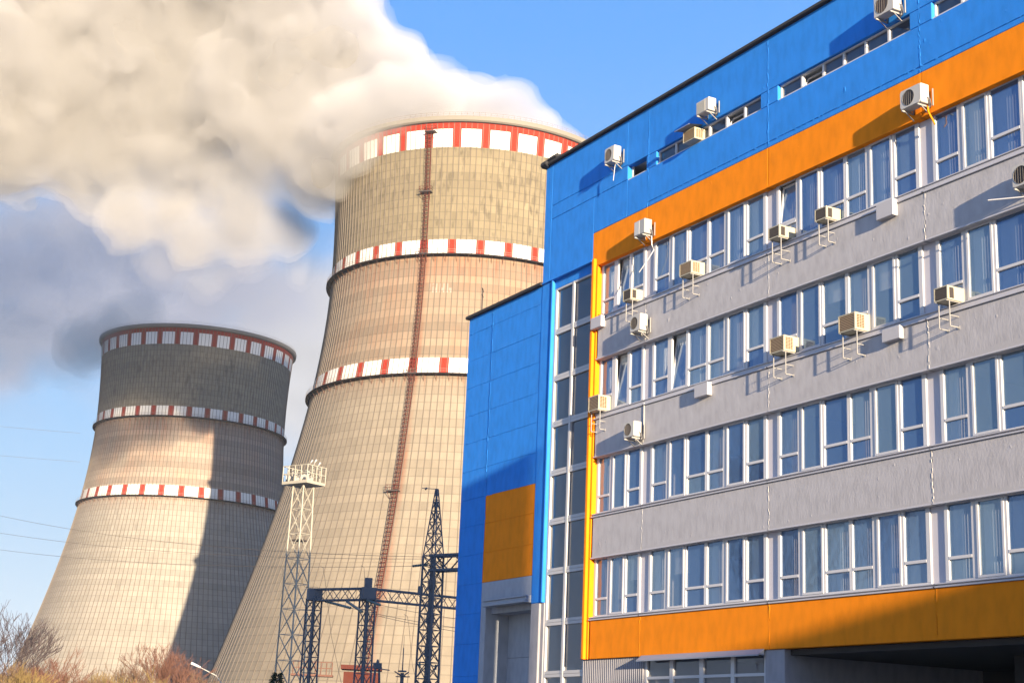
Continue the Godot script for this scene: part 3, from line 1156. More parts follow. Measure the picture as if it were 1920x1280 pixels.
# ---------------------------------------------------------------- air conditioners
func split_unit(label: String, x0: float, x1: float, y0: float, y1: float, face: int, hose: int, tone: Material) -> void:
	var w := x1 - x0
	var h := y1 - y0
	var t := thing("air_conditioner", label, "air conditioner", Vector3(x0, y0, 0), "split units hung on the facade")
	var zb := .10
	var zf := .385
	var s := Shape.new()
	var cx := w * .40
	var cy := h * .5
	var r := minf(h * .40, w * .34)
	if face < 2:
		s.cbox(0, w, 0, h, zb, zf - .012, .018)
		# front sheet with a round opening
		for k in 32:
			var a := TAU * k / 32.0
			var b := TAU * (k + 1) / 32.0
			var p := Vector3(cx + cos(a) * r, cy + sin(a) * r, zf)
			var q := Vector3(cx + cos(b) * r, cy + sin(b) * r, zf)
			var po := edge_point(cx, cy, a, w, h, zf)
			var qo := edge_point(cx, cy, b, w, h, zf)
			s.quad(p, po, qo, q)
			var inn := Vector3(0, 0, -.011)
			s.quad(p, q, q + inn, p + inn)
			s.quad(po, po + Vector3(0, 0, -.03), qo + Vector3(0, 0, -.03), qo)
	else:
		s.cbox(0, w, 0, h, zb, zf, .018)
	obj("casing", s, tone, t)
	if face < 2:
		s = Shape.new()
		s.disc(Vector3(cx, cy, zf - .008), Vector3(0, 0, 1), r, 28)
		obj("fan_opening", s, mats.fan_dark if face == 0 else mats.fan_brown, t)
		s = Shape.new()
		for k in 5:
			var x := lerpf(-.72, .72, k / 4.0) * r
			var e := sqrt(r * r - x * x)
			s.bar(Vector3(cx + x, cy - e, zf - .003), Vector3(cx + x, cy + e, zf - .003), .007)
		for q in [1.0]:
			var pts := []
			for k in 21:
				pts.append(Vector3(cx + cos(TAU * k / 20.0) * r * q, cy + sin(TAU * k / 20.0) * r * q, zf + .002))
			s.tube(pts, .005, .005, 4, false)
		obj("fan_guard", s, mats.guard, t)
	elif face == 2:
		s = Shape.new()
		for k in 9:
			s.box(w * .06, w * .70, h * .1 + k * h * .092, h * .1 + k * h * .092 + .012, zf - .004, zf + .008)
		s.box(w * .72, w * .725, 0.01, h - .01, zf - .002, zf + .003)
		obj("front_louvres", s, mats.beige, t)
	else:
		s = Shape.new()
		s.box(w * .52, w * .525, 0.01, h - .01, zf - .002, zf + .004)
		s.box(w * .04, w * .5, h * .06, h * .94, zf - .002, zf + .006)
		obj("front_sheet", s, mats.grille, t)
	s = Shape.new()
	s.box(w - .002, w + .012, h * .12, h * .45, zb + .03, zb + .2)
	obj("valve_cover", s, tone, t)
	s = Shape.new()
	s.box(w - .002, w + .004, h * .74, h * .82, zb + .06, zb + .14)
	obj("rating_plate", s, mats.grille, t)
	for e in [w * .12, w * .86]:
		s = Shape.new()
		s.cbox(e - .02, e + .02, -.06, -.015, 0.0, zf + .02, .004)
		s.cbox(e - .02, e + .02, -.06, h * .55, 0.0, .03, .004)
		s.bar(Vector3(e, -.05, zf - .1), Vector3(e, -.22, .015), .02)
		obj("bracket", s, mats.bracket, t)
	s = Shape.new()
	s.cbox(w + .03, w + .06, -.05, h * .8, 0.02, .05, .004)
	obj("duct", s, mats.bracket, t)
	s = Shape.new()
	s.tube([Vector3(w + .01, h * .3, zb + .1), Vector3(w + .06, h * .2, zb + .05), Vector3(w + .05, -.05, zb), Vector3(w * .8, -.12, .04), Vector3(w * .7, -.05, .0)], .014, .014, 6)
	s.tube([Vector3(w + .01, h * .22, zb + .08), Vector3(w + .05, h * .02, zb + .04), Vector3(w * .75, -.16, .05), Vector3(w * .62, -.08, .0)], .01, .01, 6)
	obj("pipes", s, mats.pipe, t)
	if hose == 1:
		s = Shape.new()
		s.tube([Vector3(w * .7, -.02, zb + .12), Vector3(w * .72, -.2, zb + .14), Vector3(w * .55, -.62, zb + .12)], .014, .012, 6)
		obj("drain_hose", s, mats.frame, t)
	elif hose == 2:
		s = Shape.new()
		s.tube([Vector3(w * .95, -.02, .1), Vector3(w * 1.0, -.35, .1), Vector3(w * 1.1, -.52, .06), Vector3(w * .8, -.75, .12), Vector3(w * .1, -1.12, .2)], .02, .016, 6)
		obj("drain_hose", s, mats.frame, t)
	elif hose == 3:
		s = Shape.new()
		s.tube([Vector3(w * .9, -.02, .1), Vector3(w * .93, -.2, .1), Vector3(w * 1.02, -.4, .04), Vector3(w * 1.02, -.52, -.05)], .026, .022, 6)
		obj("drain_hose", s, mats.orange, t)

func edge_point(cx: float, cy: float, a: float, w: float, h: float, z: float) -> Vector3:
	var d := Vector2(cos(a), sin(a))
	var k := 1e9
	if absf(d.x) > 1e-6:
		k = minf(k, ((w - .01 - cx) if d.x > 0 else (cx - .01)) / absf(d.x))
	if absf(d.y) > 1e-6:
		k = minf(k, ((h - .01 - cy) if d.y > 0 else (cy - .01)) / absf(d.y))
	return Vector3(cx + d.x * k, cy + d.y * k, z)

func window_unit_ac(label: String, x0: float, x1: float, y0: float, y1: float, zf: float, tan_front: bool, hood: bool) -> void:
	var w := x1 - x0
	var h := y1 - y0
	var t := thing("window_air_conditioner", label, "air conditioner", Vector3(x0, y0, 0), "window units standing out of the panes")
	var s := Shape.new()
	s.cbox(0, w, 0, h, -.22, zf - .02, .012)
	s.box(0, w, 0, .03, zf - .021, zf)
	s.box(0, w, h - .03, h, zf - .021, zf)
	s.box(0, .03, .03, h - .03, zf - .021, zf)
	s.box(w - .03, w, .03, h - .03, zf - .021, zf)
	obj("casing", s, mats.cream, t)
	s = Shape.new()
	s.box(.03, w - .03, .03, h - .03, zf - .02, zf - .015)
	obj("coil", s, mats.fan_brown if tan_front else mats.fan_dark, t)
	s = Shape.new()
	var n := 9 if tan_front else 16
	for k in n:
		var y := lerpf(.05, h - .06, k / float(n - 1))
		s.box(.03, w - .03, y, y + (.016 if tan_front else .006), zf - .012, zf - .003)
	obj("front_louvres", s, mats.tan if tan_front else mats.coil_fin, t)
	# slots in the sunny side
	s = Shape.new()
	var z0 := zf - .06
	var z1 := zf - (.30 if tan_front else .20)
	s.box(w - .004, w + .002, h * .12, h * .88, z1, z0)
	obj("side_vent", s, mats.vent_brown if tan_front else mats.fan_dark, t)
	if tan_front:
		s = Shape.new()
		for k in 8:
			var y := h * (.14 + .09 * k)
			s.box(w - .002, w + .006, y, y + .009, z1, z0)
		for k in 2:
			var z := lerpf(z1, z0, (k + 1) / 3.0)
			s.box(w - .002, w + .007, h * .12, h * .88, z - .005, z + .005)
		obj("vent_bars", s, mats.cream, t)
	if hood:
		s = Shape.new()
		s.quad(Vector3(-.1, h + .02, zf + .25), Vector3(w + .05, h + .02, zf + .25), Vector3(w + .05, h + .12, -.05), Vector3(-.1, h + .12, -.05))
		s.quad(Vector3(-.1, h + .11, -.05), Vector3(w + .05, h + .11, -.05), Vector3(w + .05, h + .01, zf + .245), Vector3(-.1, h + .01, zf + .245))
		s.box(-.1, w + .05, h + .0, h + .02, zf + .23, zf + .25)
		obj("rain_hood", s, mats.hood, t)
	else:
		for e in [.05, w - .05]:
			s = Shape.new()
			s.bar(Vector3(e, 0, zf - .1), Vector3(e, -.62, zf - .1), .022)
			s.bar(Vector3(e, -.62, zf - .1), Vector3(e, -.62, .0), .022)
			s.bar(Vector3(e, -.36, zf - .1), Vector3(e, -.36, .0), .018)
			s.bar(Vector3(e, -.01, zf), Vector3(e, -.01, -.1), .025)
			s.box(e - .03, e + .03, -.66, -.58, 0.0, .012)
			obj("bracket", s, mats.bracket, t)

func cover_box(label: String, x0: float, x1: float, y0: float, y1: float) -> void:
	var s := Shape.new()
	s.cbox(0, x1 - x0, 0, y1 - y0, 0, .17, .012)
	var o := obj("cover_box", s, mats.cover)
	o.position = Vector3(x0, y0, .002)
	tag(o, label, "cover box", "plain cover boxes on the grey panels")

func units() -> void:
	split_unit("split unit with brown fan on the blue wall nearest the left roof corner", -2.01, -1.44, 20.27, 20.79, 1, 1, mats.ac_white)
	split_unit("louvred beige split unit above the narrow windows, over the hooded window unit", 3.07, 3.70, 20.19, 20.60, 2, 0, mats.ac_white)
	split_unit("split unit cut off by the top edge of the photo", 10.80, 11.52, 20.14, 20.72, 1, 0, mats.ac_white)
	split_unit("white split unit with dark barred fan on the orange band", 11.66, 12.38, 17.30, 17.80, 0, 3, mats.ac_white)
	split_unit("plain grey fronted split unit on the left of the orange band, hose hanging", -.16, .42, 17.26, 17.74, 3, 2, mats.ac_grey)
	split_unit("split unit with dark fan on the grey panel below the first window row", -.28, .28, 14.19, 14.72, 0, 0, mats.ac_white)
	split_unit("small split unit with pale round fan on the lower grey panel beside the pipe", -.50, .05, 10.93, 11.40, 1, 0, mats.ac_white)
	split_unit("dark fan split unit at the right edge of the photo", 15.12, 15.72, 14.20, 14.72, 0, 0, mats.ac_white)
	window_unit_ac("window unit under a sheet metal hood in the narrow top windows", 2.22, 2.82, 19.61, 19.97, .25, true, true)
	window_unit_ac("smallest window unit with dark slot, leftmost in the top row of wide windows", -.85, -.40, 15.34, 15.69, .30, false, false)
	window_unit_ac("tan grilled window unit in the top row above the left grey panel", 2.22, 2.82, 15.37, 15.76, .32, true, false)
	window_unit_ac("white window unit under the tilted sash in the top row", 6.50, 6.97, 15.34, 15.67, .40, false, false)
	window_unit_ac("white window unit in the top row left of the grey cover box", 8.32, 8.78, 15.36, 15.69, .31, false, false)
	window_unit_ac("rusty louvred window unit on the orange upright in the second row", -2.72, -2.12, 12.13, 12.61, .30, true, false)
	window_unit_ac("brown louvred window unit beside the second pier of the second row", 6.49, 7.09, 12.14, 12.57, .36, true, false)
	window_unit_ac("large brown louvred window unit right of the middle of the second row", 9.22, 9.84, 12.13, 12.58, .34, true, false)
	window_unit_ac("white window unit with a narrow slot at the right of the second row", 12.60, 13.04, 12.14, 12.48, .38, false, false)
	cover_box("plain box at the orange upright below the top window row", -2.94, -2.30, 14.90, 15.28)
	cover_box("plain box under the second window row, left half of the facade", 2.82, 3.46, 11.62, 12.0)
	cover_box("plain box under the top window row, right of the white window units", 10.49, 11.09, 14.81, 15.24)
	cover_box("plain box under the second window row beside the large brown window unit", 10.60, 11.22, 11.63, 11.96)
	var s := Shape.new()
	s.tube([Vector3(0, 0, 0), Vector3(0, -.1, .0), Vector3(.01, -.95, 0)], .014, .014, 6)
	var o := obj("cable_pipe", s, mats.grille)
	o.position = Vector3(.04, 12.0, .02)
	tag(o, "thin grey pipe running down to the small pale fan unit", "pipe")
	s = Shape.new()
	s.tube([Vector3(0, 0, 0), Vector3(.9, -.12, -.28)], .018, .018, 6)
	o = obj("drain_tube", s, mats.frame)
	o.position = Vector3(14.55, 14.06, .55)
	tag(o, "white drain tube sticking out at the right edge above the second row", "tube")

# ---------------------------------------------------------------- yard behind the annex
func lattice(s: Shape, base: Vector3, w0: float, w1: float, y0: float, y1: float, step: float, turn: float, leg: float, brace: float, cross := true) -> void:
	var y := y0
	var rot := Basis(Vector3.UP, turn)
	while y < y1 - .05:
		var y2 := minf(y + step, y1)
		var a := lerpf(w0, w1, (y - y0) / (y1 - y0)) / 2.0
		var b := lerpf(w0, w1, (y2 - y0) / (y1 - y0)) / 2.0
		for i in 4:
			var p := Vector3([-1, 1, 1, -1][i], 0, [-1, -1, 1, 1][i])
			var q := Vector3([1, 1, -1, -1][i], 0, [-1, 1, 1, -1][i])
			var pa := base + rot * (p * a) + Vector3(0, y, 0)
			var pb := base + rot * (p * b) + Vector3(0, y2, 0)
			var qa := base + rot * (q * a) + Vector3(0, y, 0)
			var qb := base + rot * (q * b) + Vector3(0, y2, 0)
			s.bar(pa, pb, leg)
			s.bar(pa, qb, brace)
			if cross:
				s.bar(qa, pb, brace)
			s.bar(pb, qb, brace)
		y = y2

func truss(s: Shape, a: Vector3, b: Vector3, h: float, w: float, n: int, leg: float, brace: float) -> void:
	var d := (b - a).normalized()
	var side := d.cross(Vector3.UP).normalized() * w / 2.0
	var dn := Vector3(0, -h, 0)
	for e in [-1.0, 1.0]:
		s.bar(a + side * e, b + side * e, leg)
		s.bar(a + side * e + dn, b + side * e + dn, leg)
		for k in n:
			var p : Vector3 = a.lerp(b, float(k) / n) + side * e
			var q : Vector3 = a.lerp(b, float(k + 1) / n) + side * e
			if k % 2 == 0:
				s.bar(p, q + dn, brace)
			else:
				s.bar(p + dn, q, brace)
	for k in n + 1:
		var p := a.lerp(b, float(k) / n)
		s.bar(p - side, p + side, brace)
		s.bar(p - side + dn, p + side + dn, brace)

func insulator(s: Shape, a: Vector3, b: Vector3, r: float, n: int) -> void:
	s.tube([a, b], .02, .02, 5)
	for k in n:
		var p := a.lerp(b, (k + .2) / n)
		var q := a.lerp(b, (k + .75) / n)
		s.tube([p, q], r, r * .7, 7)

func wire(label: String, a: Vector3, b: Vector3, sag: float, r := .012) -> void:
	var s := Shape.new()
	var pts := []
	for i in 25:
		var t := i / 24.0
		pts.append((b - a) * t + Vector3(0, -sag * 4.0 * t * (1.0 - t), 0))
	s.tube(pts, r, r, 4)
	var o := obj("power_line", s, mats.wire)
	o.position = a
	tag(o, label, "power line", "wires strung in front of the cooling towers")

func yard() -> void:
	# floodlight mast
	var t := thing("floodlight_mast", "lattice floodlight mast, cream above and grey below, with railed lamp platform", "lighting mast", Vector3(-64.43, 0, -14.2))
	var s := Shape.new()
	lattice(s, Vector3.ZERO, 1.55, 1.02, 0.0, 19.2, 1.75, .42, .085, .036)
	obj("lattice_shaft", s, mats.mast, t)
	s = Shape.new()
	var rot := Basis(Vector3.UP, .42)
	s.obox(Vector3(0, 19.32, 0), rot.x * 1.22, Vector3(0, .10, 0), rot.z * .95)
	obj("platform", s, mats.mast, t)
	s = Shape.new()
	for i in 4:
		var p: Vector3 = rot * Vector3([-1.2, 1.2, 1.2, -1.2][i], 0, [-.93, -.93, .93, .93][i])
		var q: Vector3 = rot * Vector3([1.2, 1.2, -1.2, -1.2][i], 0, [-.93, .93, .93, -.93][i])
		for hh in [.55, 1.12]:
			s.bar(p + Vector3(0, 19.4 + hh, 0), q + Vector3(0, 19.4 + hh, 0), .05)
		for k in 4:
			var c := p.lerp(q, k / 4.0)
			s.bar(c + Vector3(0, 19.35, 0), c + Vector3(0, 20.55, 0), .055)
	obj("railing", s, mats.mast, t)
	for k in 7:
		s = Shape.new()
		var c: Vector3 = rot * Vector3(lerpf(-.95, .95, (k % 4) / 3.0), 0, .55 if k < 4 else -.45) + Vector3(0, 19.78 + .2 * (k % 2), 0)
		var d := (rot * Vector3(.3, -.35, 1)).normalized()
		s.tube([c - d * .12, c, c + d * .14], .08, .19, 12, true)
		s.bar(c, Vector3(c.x, 19.4, c.z), .04)
		obj("floodlight", s, mats.lamp_grey, t)
	for k in 3:
		s = Shape.new()
		var c: Vector3 = rot * Vector3(1.05 + .1 * k, 0, -.3 + .5 * k) + Vector3(0, 20.65 + .12 * (k % 2), 0)
		s.tube([c, c + Vector3(.06, .2, -.1)], .04, .07, 10)
		s.bar(c, rot * Vector3(1.0, 0, -.3 + .5 * k) + Vector3(0, 20.4, 0), .035)
		obj("spotlight", s, mats.lamp_grey, t)
	s = Shape.new()
	s.obox(Vector3(0, 15.3, 0), rot.x * .42, Vector3(0, .05, 0), rot.z * .42)
	obj("rest_platform", s, mats.dark_steel, t)
	# portal of the switchyard
	t = thing("switchyard_portal", "dark lattice switchyard portal with three visible legs and angled beams", "portal frame")
	var A := Vector3(-52.25, 0, -10.75)
	var B := Vector3(-48.78, 0, -12.81)
	var D := Vector3(-49.5, 0, -20.5)
	for p in [[A, .66], [B, .66], [D, .6]]:
		s = Shape.new()
		lattice(s, p[0], p[1] * 1.15, p[1], 0, 10.2, .95, .35, .085, .036)
		s.bar(p[0] + Vector3(0, 0, 0), p[0] + Vector3(0, 10.2, 0), .12, .3)
		obj("leg", s, mats.portal, t)
	for p in [[A, B], [B, D]]:
		s = Shape.new()
		truss(s, p[0] + Vector3(0, 10.77, 0), p[1] + Vector3(0, 10.77, 0), .68, .62, 7 if p[0] == A else 14, .085, .036)
		obj("beam", s, mats.portal, t)
	for p in [A, B]:
		s = Shape.new()
		s.obox(p + Vector3(0, 10.45, 0), Vector3(.42, 0, .1), Vector3(0, .36, 0), Vector3(-.1, 0, .42))
		obj("gusset_plate", s, mats.portal, t)
	s = Shape.new()
	s.obox(B + Vector3(0, 11.1, 0), Vector3(.2, 0, .1), Vector3(0, .3, 0), Vector3(-.1, 0, .2))
	obj("peak_box", s, mats.portal, t)
	s = Shape.new()
	s.obox(B.lerp(D, .48) + Vector3(0, 11.0, 0), Vector3(.12, 0, 0), Vector3(0, .25, 0), Vector3(0, 0, .12))
	obj("peak_box", s, mats.portal, t)
	for q in [[Vector3(-51.62, 10.05, -11.25), Vector3(-47.32, 9.38, -11.15)], [Vector3(-49.79, 9.98, -11.9), Vector3(-45.27, 9.03, -11.0)], [Vector3(-48.83, 10.1, -12.69), Vector3(-45.72, 9.56, -12.31)]]:
		s = Shape.new()
		insulator(s, q[0], q[1], .09, 16)
		obj("insulator", s, mats.insulator, t)
	# pylon with spire
	t = thing("spire_pylon", "tall dark lattice pylon with pointed spire beside the blue annex", "pylon", Vector3(-38.17, 0, -11.9))
	s = Shape.new()
	lattice(s, Vector3.ZERO, .95, .80, 0, 11.75, .86, .5, .09, .04)
	s.bar(Vector3.ZERO, Vector3(0, 11.7, 0), .07, .25)
	for k in 6:
		s.obox(Vector3(0, 1.2 + k * 1.8, 0), Vector3(.16, 0, 0), Vector3(0, .28, 0), Vector3(0, 0, .16))
	obj("lattice_shaft", s, mats.portal, t)
	s = Shape.new()
	lattice(s, Vector3.ZERO, .80, .10, 11.75, 15.45, .62, .5, .06, .032)
	obj("spire", s, mats.portal, t)
	s = Shape.new()
	s.bar(Vector3(0, 15.45, 0), Vector3(-.12, 15.42, .86), .035)
	s.tube([Vector3(-.1, 15.40, .60), Vector3(-.1, 15.44, .66)], .09, .07, 8)
	obj("horn_rod", s, mats.portal, t)
	s = Shape.new()
	truss(s, Vector3(0, 11.74, 0), Vector3(7.0, 11.74, -3.3), .80, .7, 9, .12, .06)
	obj("beam", s, mats.portal, t)
	s = Shape.new()
	insulator(s, Vector3(-.15, 11.28, .25), Vector3(-.95, 11.2, .8), .085, 9)
	obj("insulator", s, mats.insulator, t)
	s = Shape.new()
	for e in [-1.0, 1.0]:
		s.bar(Vector3(.25 * e, 5.9, .35 * e), Vector3(.55 * e, 5.85, .75 * e), .05)
		s.tube([Vector3(.55 * e, 5.7, .75 * e), Vector3(.55 * e, 5.98, .75 * e)], .07, .05, 7)
	obj("side_insulator", s, mats.insulator, t)
	# wires
	wire("uppermost wire crossing the far tower", Vector3(-132.0, 33.5, -13.7), Vector3(-152.0, 36.6, 30.0), .5)
	wire("second wire from the top, left of the far tower", Vector3(-136.0, 31.0, -15.0), Vector3(-156.0, 33.8, 30.0), .5)
	wire("highest of the three wires joining the mast from the left edge", Vector3(-39.2, 11.8, -12.0), Vector3(-110.24, 21.58, 3.55), 1.1)
	wire("middle of the three wires joining the mast from the left edge", Vector3(-39.6, 11.75, -12.3), Vector3(-110.21, 19.64, 3.31), .9)
	wire("lowest of the three wires joining the mast from the left edge", Vector3(-39.12, 11.2, -11.11), Vector3(-110.18, 17.96, 3.09), .8)
	wire("wire leaving the portal's first insulator towards the annex", Vector3(-47.32, 9.38, -11.15), Vector3(-26.0, 6.9, -9.0), .1)
	wire("wire leaving the portal's middle insulator towards the annex", Vector3(-45.27, 9.03, -11.0), Vector3(-26.0, 6.7, -9.2), .1)
	wire("wire leaving the portal's corner insulator towards the annex", Vector3(-45.72, 9.56, -12.31), Vector3(-26.0, 7.3, -10.0), .1)
	var drops := [[Vector3(-51.75, 11.85, -8.18), Vector3(-51.65, 4.0, -8.45)], [Vector3(-48.09, 11.75, -9.32), Vector3(-46.4, 4.5, -10.6)], [Vector3(-50.57, 12.1, -8.48), Vector3(-50.89, 10.8, -10.4)], [Vector3(-48.69, 12.1, -12.2), Vector3(-46.5, 5.9, -11.6)], [Vector3(-43.02, 8.9, -12.6), Vector3(-42.83, 4.5, -13.77)]]
	var told := ["dropper wire left of the mast", "dropper wire curving down between the portal legs", "short dropper wire onto the portal's left corner", "dropper wire in front of the red ladder", "dropper wire left of the spire pylon"]
	for i in drops.size():
		var a: Vector3 = drops[i][0]
		var b: Vector3 = drops[i][1]
		s = Shape.new()
		s.tube([Vector3.ZERO, Vector3(.35, -.12, -.05) , Vector3(.55, -.5, -.05).lerp(b - a, .05), (b - a).lerp(Vector3(.5, -1.5, 0), .55), b - a], .012, .012, 4)
		var o := obj("dropper_wire", s, mats.wire)
		o.position = a
		tag(o, told[i], "power line")
	# small gear
	t = thing("insulator_post", "slender upright rod on a star shaped foot left of the spire pylon", "lightning rod", Vector3(-34.23, 0, -8.56))
	s = Shape.new()
	s.tube([Vector3(0, 5.3, 0), Vector3(0, 6.45, 0)], .035, .028, 6)
	s.tube([Vector3(0, 6.45, 0), Vector3(.01, 7.05, 0)], .012, .008, 5)
	obj("rod", s, mats.portal, t)
	s = Shape.new()
	s.bar(Vector3(0, 0, 0), Vector3(0, 5.2, 0), .14)
	s.obox(Vector3(0, 5.28, 0), Vector3(.16, 0, 0), Vector3(0, .04, 0), Vector3(0, 0, .16))
	for k in 7:
		s.bar(Vector3(0, 5.0, 0), Vector3(cos(k * .9) * .4, 5.02 + .12 * (k % 3), sin(k * .9) * .4), .05)
	obj("post", s, mats.portal, t)
	t = thing("switch_post", "dark A shaped post with crossarm before the red landing", "pole", Vector3(-34.75, 0, -7.4))
	s = Shape.new()
	for e in [-1.0, 1.0]:
		s.tube([Vector3(.30 * e, 0, .62 * e), Vector3(.06 * e, 5.35, .13 * e), Vector3(0, 5.8, 0)], .075, .045, 7)
	obj("legs", s, mats.portal, t)
	s = Shape.new()
	s.bar(Vector3(-.32, 5.42, .62), Vector3(.3, 5.30, -.55), .05)
	s.bar(Vector3(-.32, 5.60, .62), Vector3(-.05, 5.62, .1), .03)
	s.tube([Vector3(-.3, 5.42, .6), Vector3(-.3, 5.66, .6)], .06, .04, 7)
	s.obox(Vector3(0, 5.5, 0), Vector3(.09, 0, .2), Vector3(0, .14, 0), Vector3(-.06, 0, .06))
	obj("crossarm", s, mats.portal, t)
	# landing at the foot of the tower ladder
	t = thing("ladder_landing_stage", "rust red steel landing stage at the foot of the tower ladder", "platform", Vector3(-186.2, 0, -73.2))
	var n := Basis(Vector3.UP, deg_to_rad(64))
	s = Shape.new()
	s.obox(Vector3(0, 12.85, 0), n.x * 3.1, Vector3(0, .32, 0), n.z * 2.6)
	obj("deck", s, mats.ladder, t)
	s = Shape.new()
	s.obox(Vector3(0, 6.1, 0) - n.z * .8, n.x * 2.7, Vector3(0, 6.1, 0), n.z * 1.6)
	obj("stair_house", s, mats.ladder, t)
	s = Shape.new()
	s.obox(n * Vector3(-7.5, 0, 1) + Vector3(0, 11.4, 0), n.x * 3.2, Vector3(0, .15, 0), n.z * 1.2)
	for k in 8:
		var c := n * Vector3(-10.4 + k * .85, 0, 2.0) + Vector3(0, 11.5, 0)
		s.bar(c, c + Vector3(0, 1.9, 0), .12)
	for hh in [1.0, 1.9]:
		s.bar(n * Vector3(-10.5, 0, 2.0) + Vector3(0, 11.5 + hh, 0), n * Vector3(-4.4, 0, 2.0) + Vector3(0, 11.5 + hh, 0), .12)
	obj("lower_gallery", s, mats.rust_steel, t)
	# street lamp
	t = thing("street_lamp", "street lamp with white head on a long arm low beside the nearer tower", "street lamp", Vector3(-66.0, 0, -9.9))
	s = Shape.new()
	s.tube([Vector3(0, 0, 0), Vector3(0, 5.3, 0)], .08, .06, 8)
	s.tube([Vector3(0, 5.3, 0), Vector3(-.12, 5.75, .36), Vector3(-.5, 6.28, 1.5)], .035, .03, 6)
	obj("pole", s, mats.lamp_grey, t)
	s = Shape.new()
	s.tube([Vector3(-.47, 6.24, 1.40), Vector3(-.55, 6.36, 1.68), Vector3(-.66, 6.50, 2.02)], .07, .10, 8)
	obj("lamp_head", s, mats.frame, t)

# ---------------------------------------------------------------- bare trees
func grow(s: Shape, p: Vector3, d: Vector3, l: float, r: float, depth: int, g: RandomNumberGenerator, spread: float, thin: float) -> void:
	var q := p + d * l * .5 + Vector3(g.randf_range(-1, 1), g.randf_range(-.3, .6), g.randf_range(-1, 1)) * l * .05
	var e := p + d * l + Vector3(g.randf_range(-1, 1), g.randf_range(-.2, .5), g.randf_range(-1, 1)) * l * .08
	s.tube([p, q, e], r, r * .62, 5 if depth > 2 else 3, false)
	if depth == 0:
		return
	var n := 3 if depth > 1 else 4
	for k in n:
		var a := g.randf() * TAU
		var v := Vector3(cos(a), 0, sin(a))
		var nd := (d + v * spread * g.randf_range(.5, 1.2) + Vector3(0, .18, 0)).normalized()
		var at := e if k < 2 else p.lerp(e, g.randf_range(.4, .95))
		grow(s, at, nd, l * g.randf_range(.62, .84), maxf(r * thin, .009), depth - 1, g, spread, thin)

func bare_tree(called: String, label: String, cat: String, at: Vector3, h: float, stems: int, depth: int, sd: int, bark: Material, twig: Material, spread: float) -> void:
	var g := RandomNumberGenerator.new()
	g.seed = sd
	var t := thing(called, label, cat, at)
	var s := Shape.new()
	var tw := Shape.new()
	for k in stems:
		var a := TAU * k / stems + g.randf()
		var lean := 0.05 if stems == 1 else g.randf_range(.12, .4)
		var d := Vector3(cos(a) * lean, 1, sin(a) * lean).normalized()
		var base := Vector3(cos(a), 0, sin(a)) * (0.0 if stems == 1 else .15)
		var l := h * (.34 if stems == 1 else .30) * g.randf_range(.85, 1.1)
		var e := base + d * l
		s.tube([base, base + d * l * .5 + Vector3(.03, 0, .02), e], h * .018, h * .011, 7)
		for j in 4:
			var b := g.randf() * TAU
			var nd := (d + Vector3(cos(b), .2, sin(b)) * spread * g.randf_range(.6, 1.2)).normalized()
			grow(tw, base.lerp(e, g.randf_range(.55, 1.0)), nd, l * g.randf_range(.6, .85), h * .007, depth, g, spread, .62)
	obj("trunk", s, bark, t)
	stuff(obj("branches", tw, twig, t))

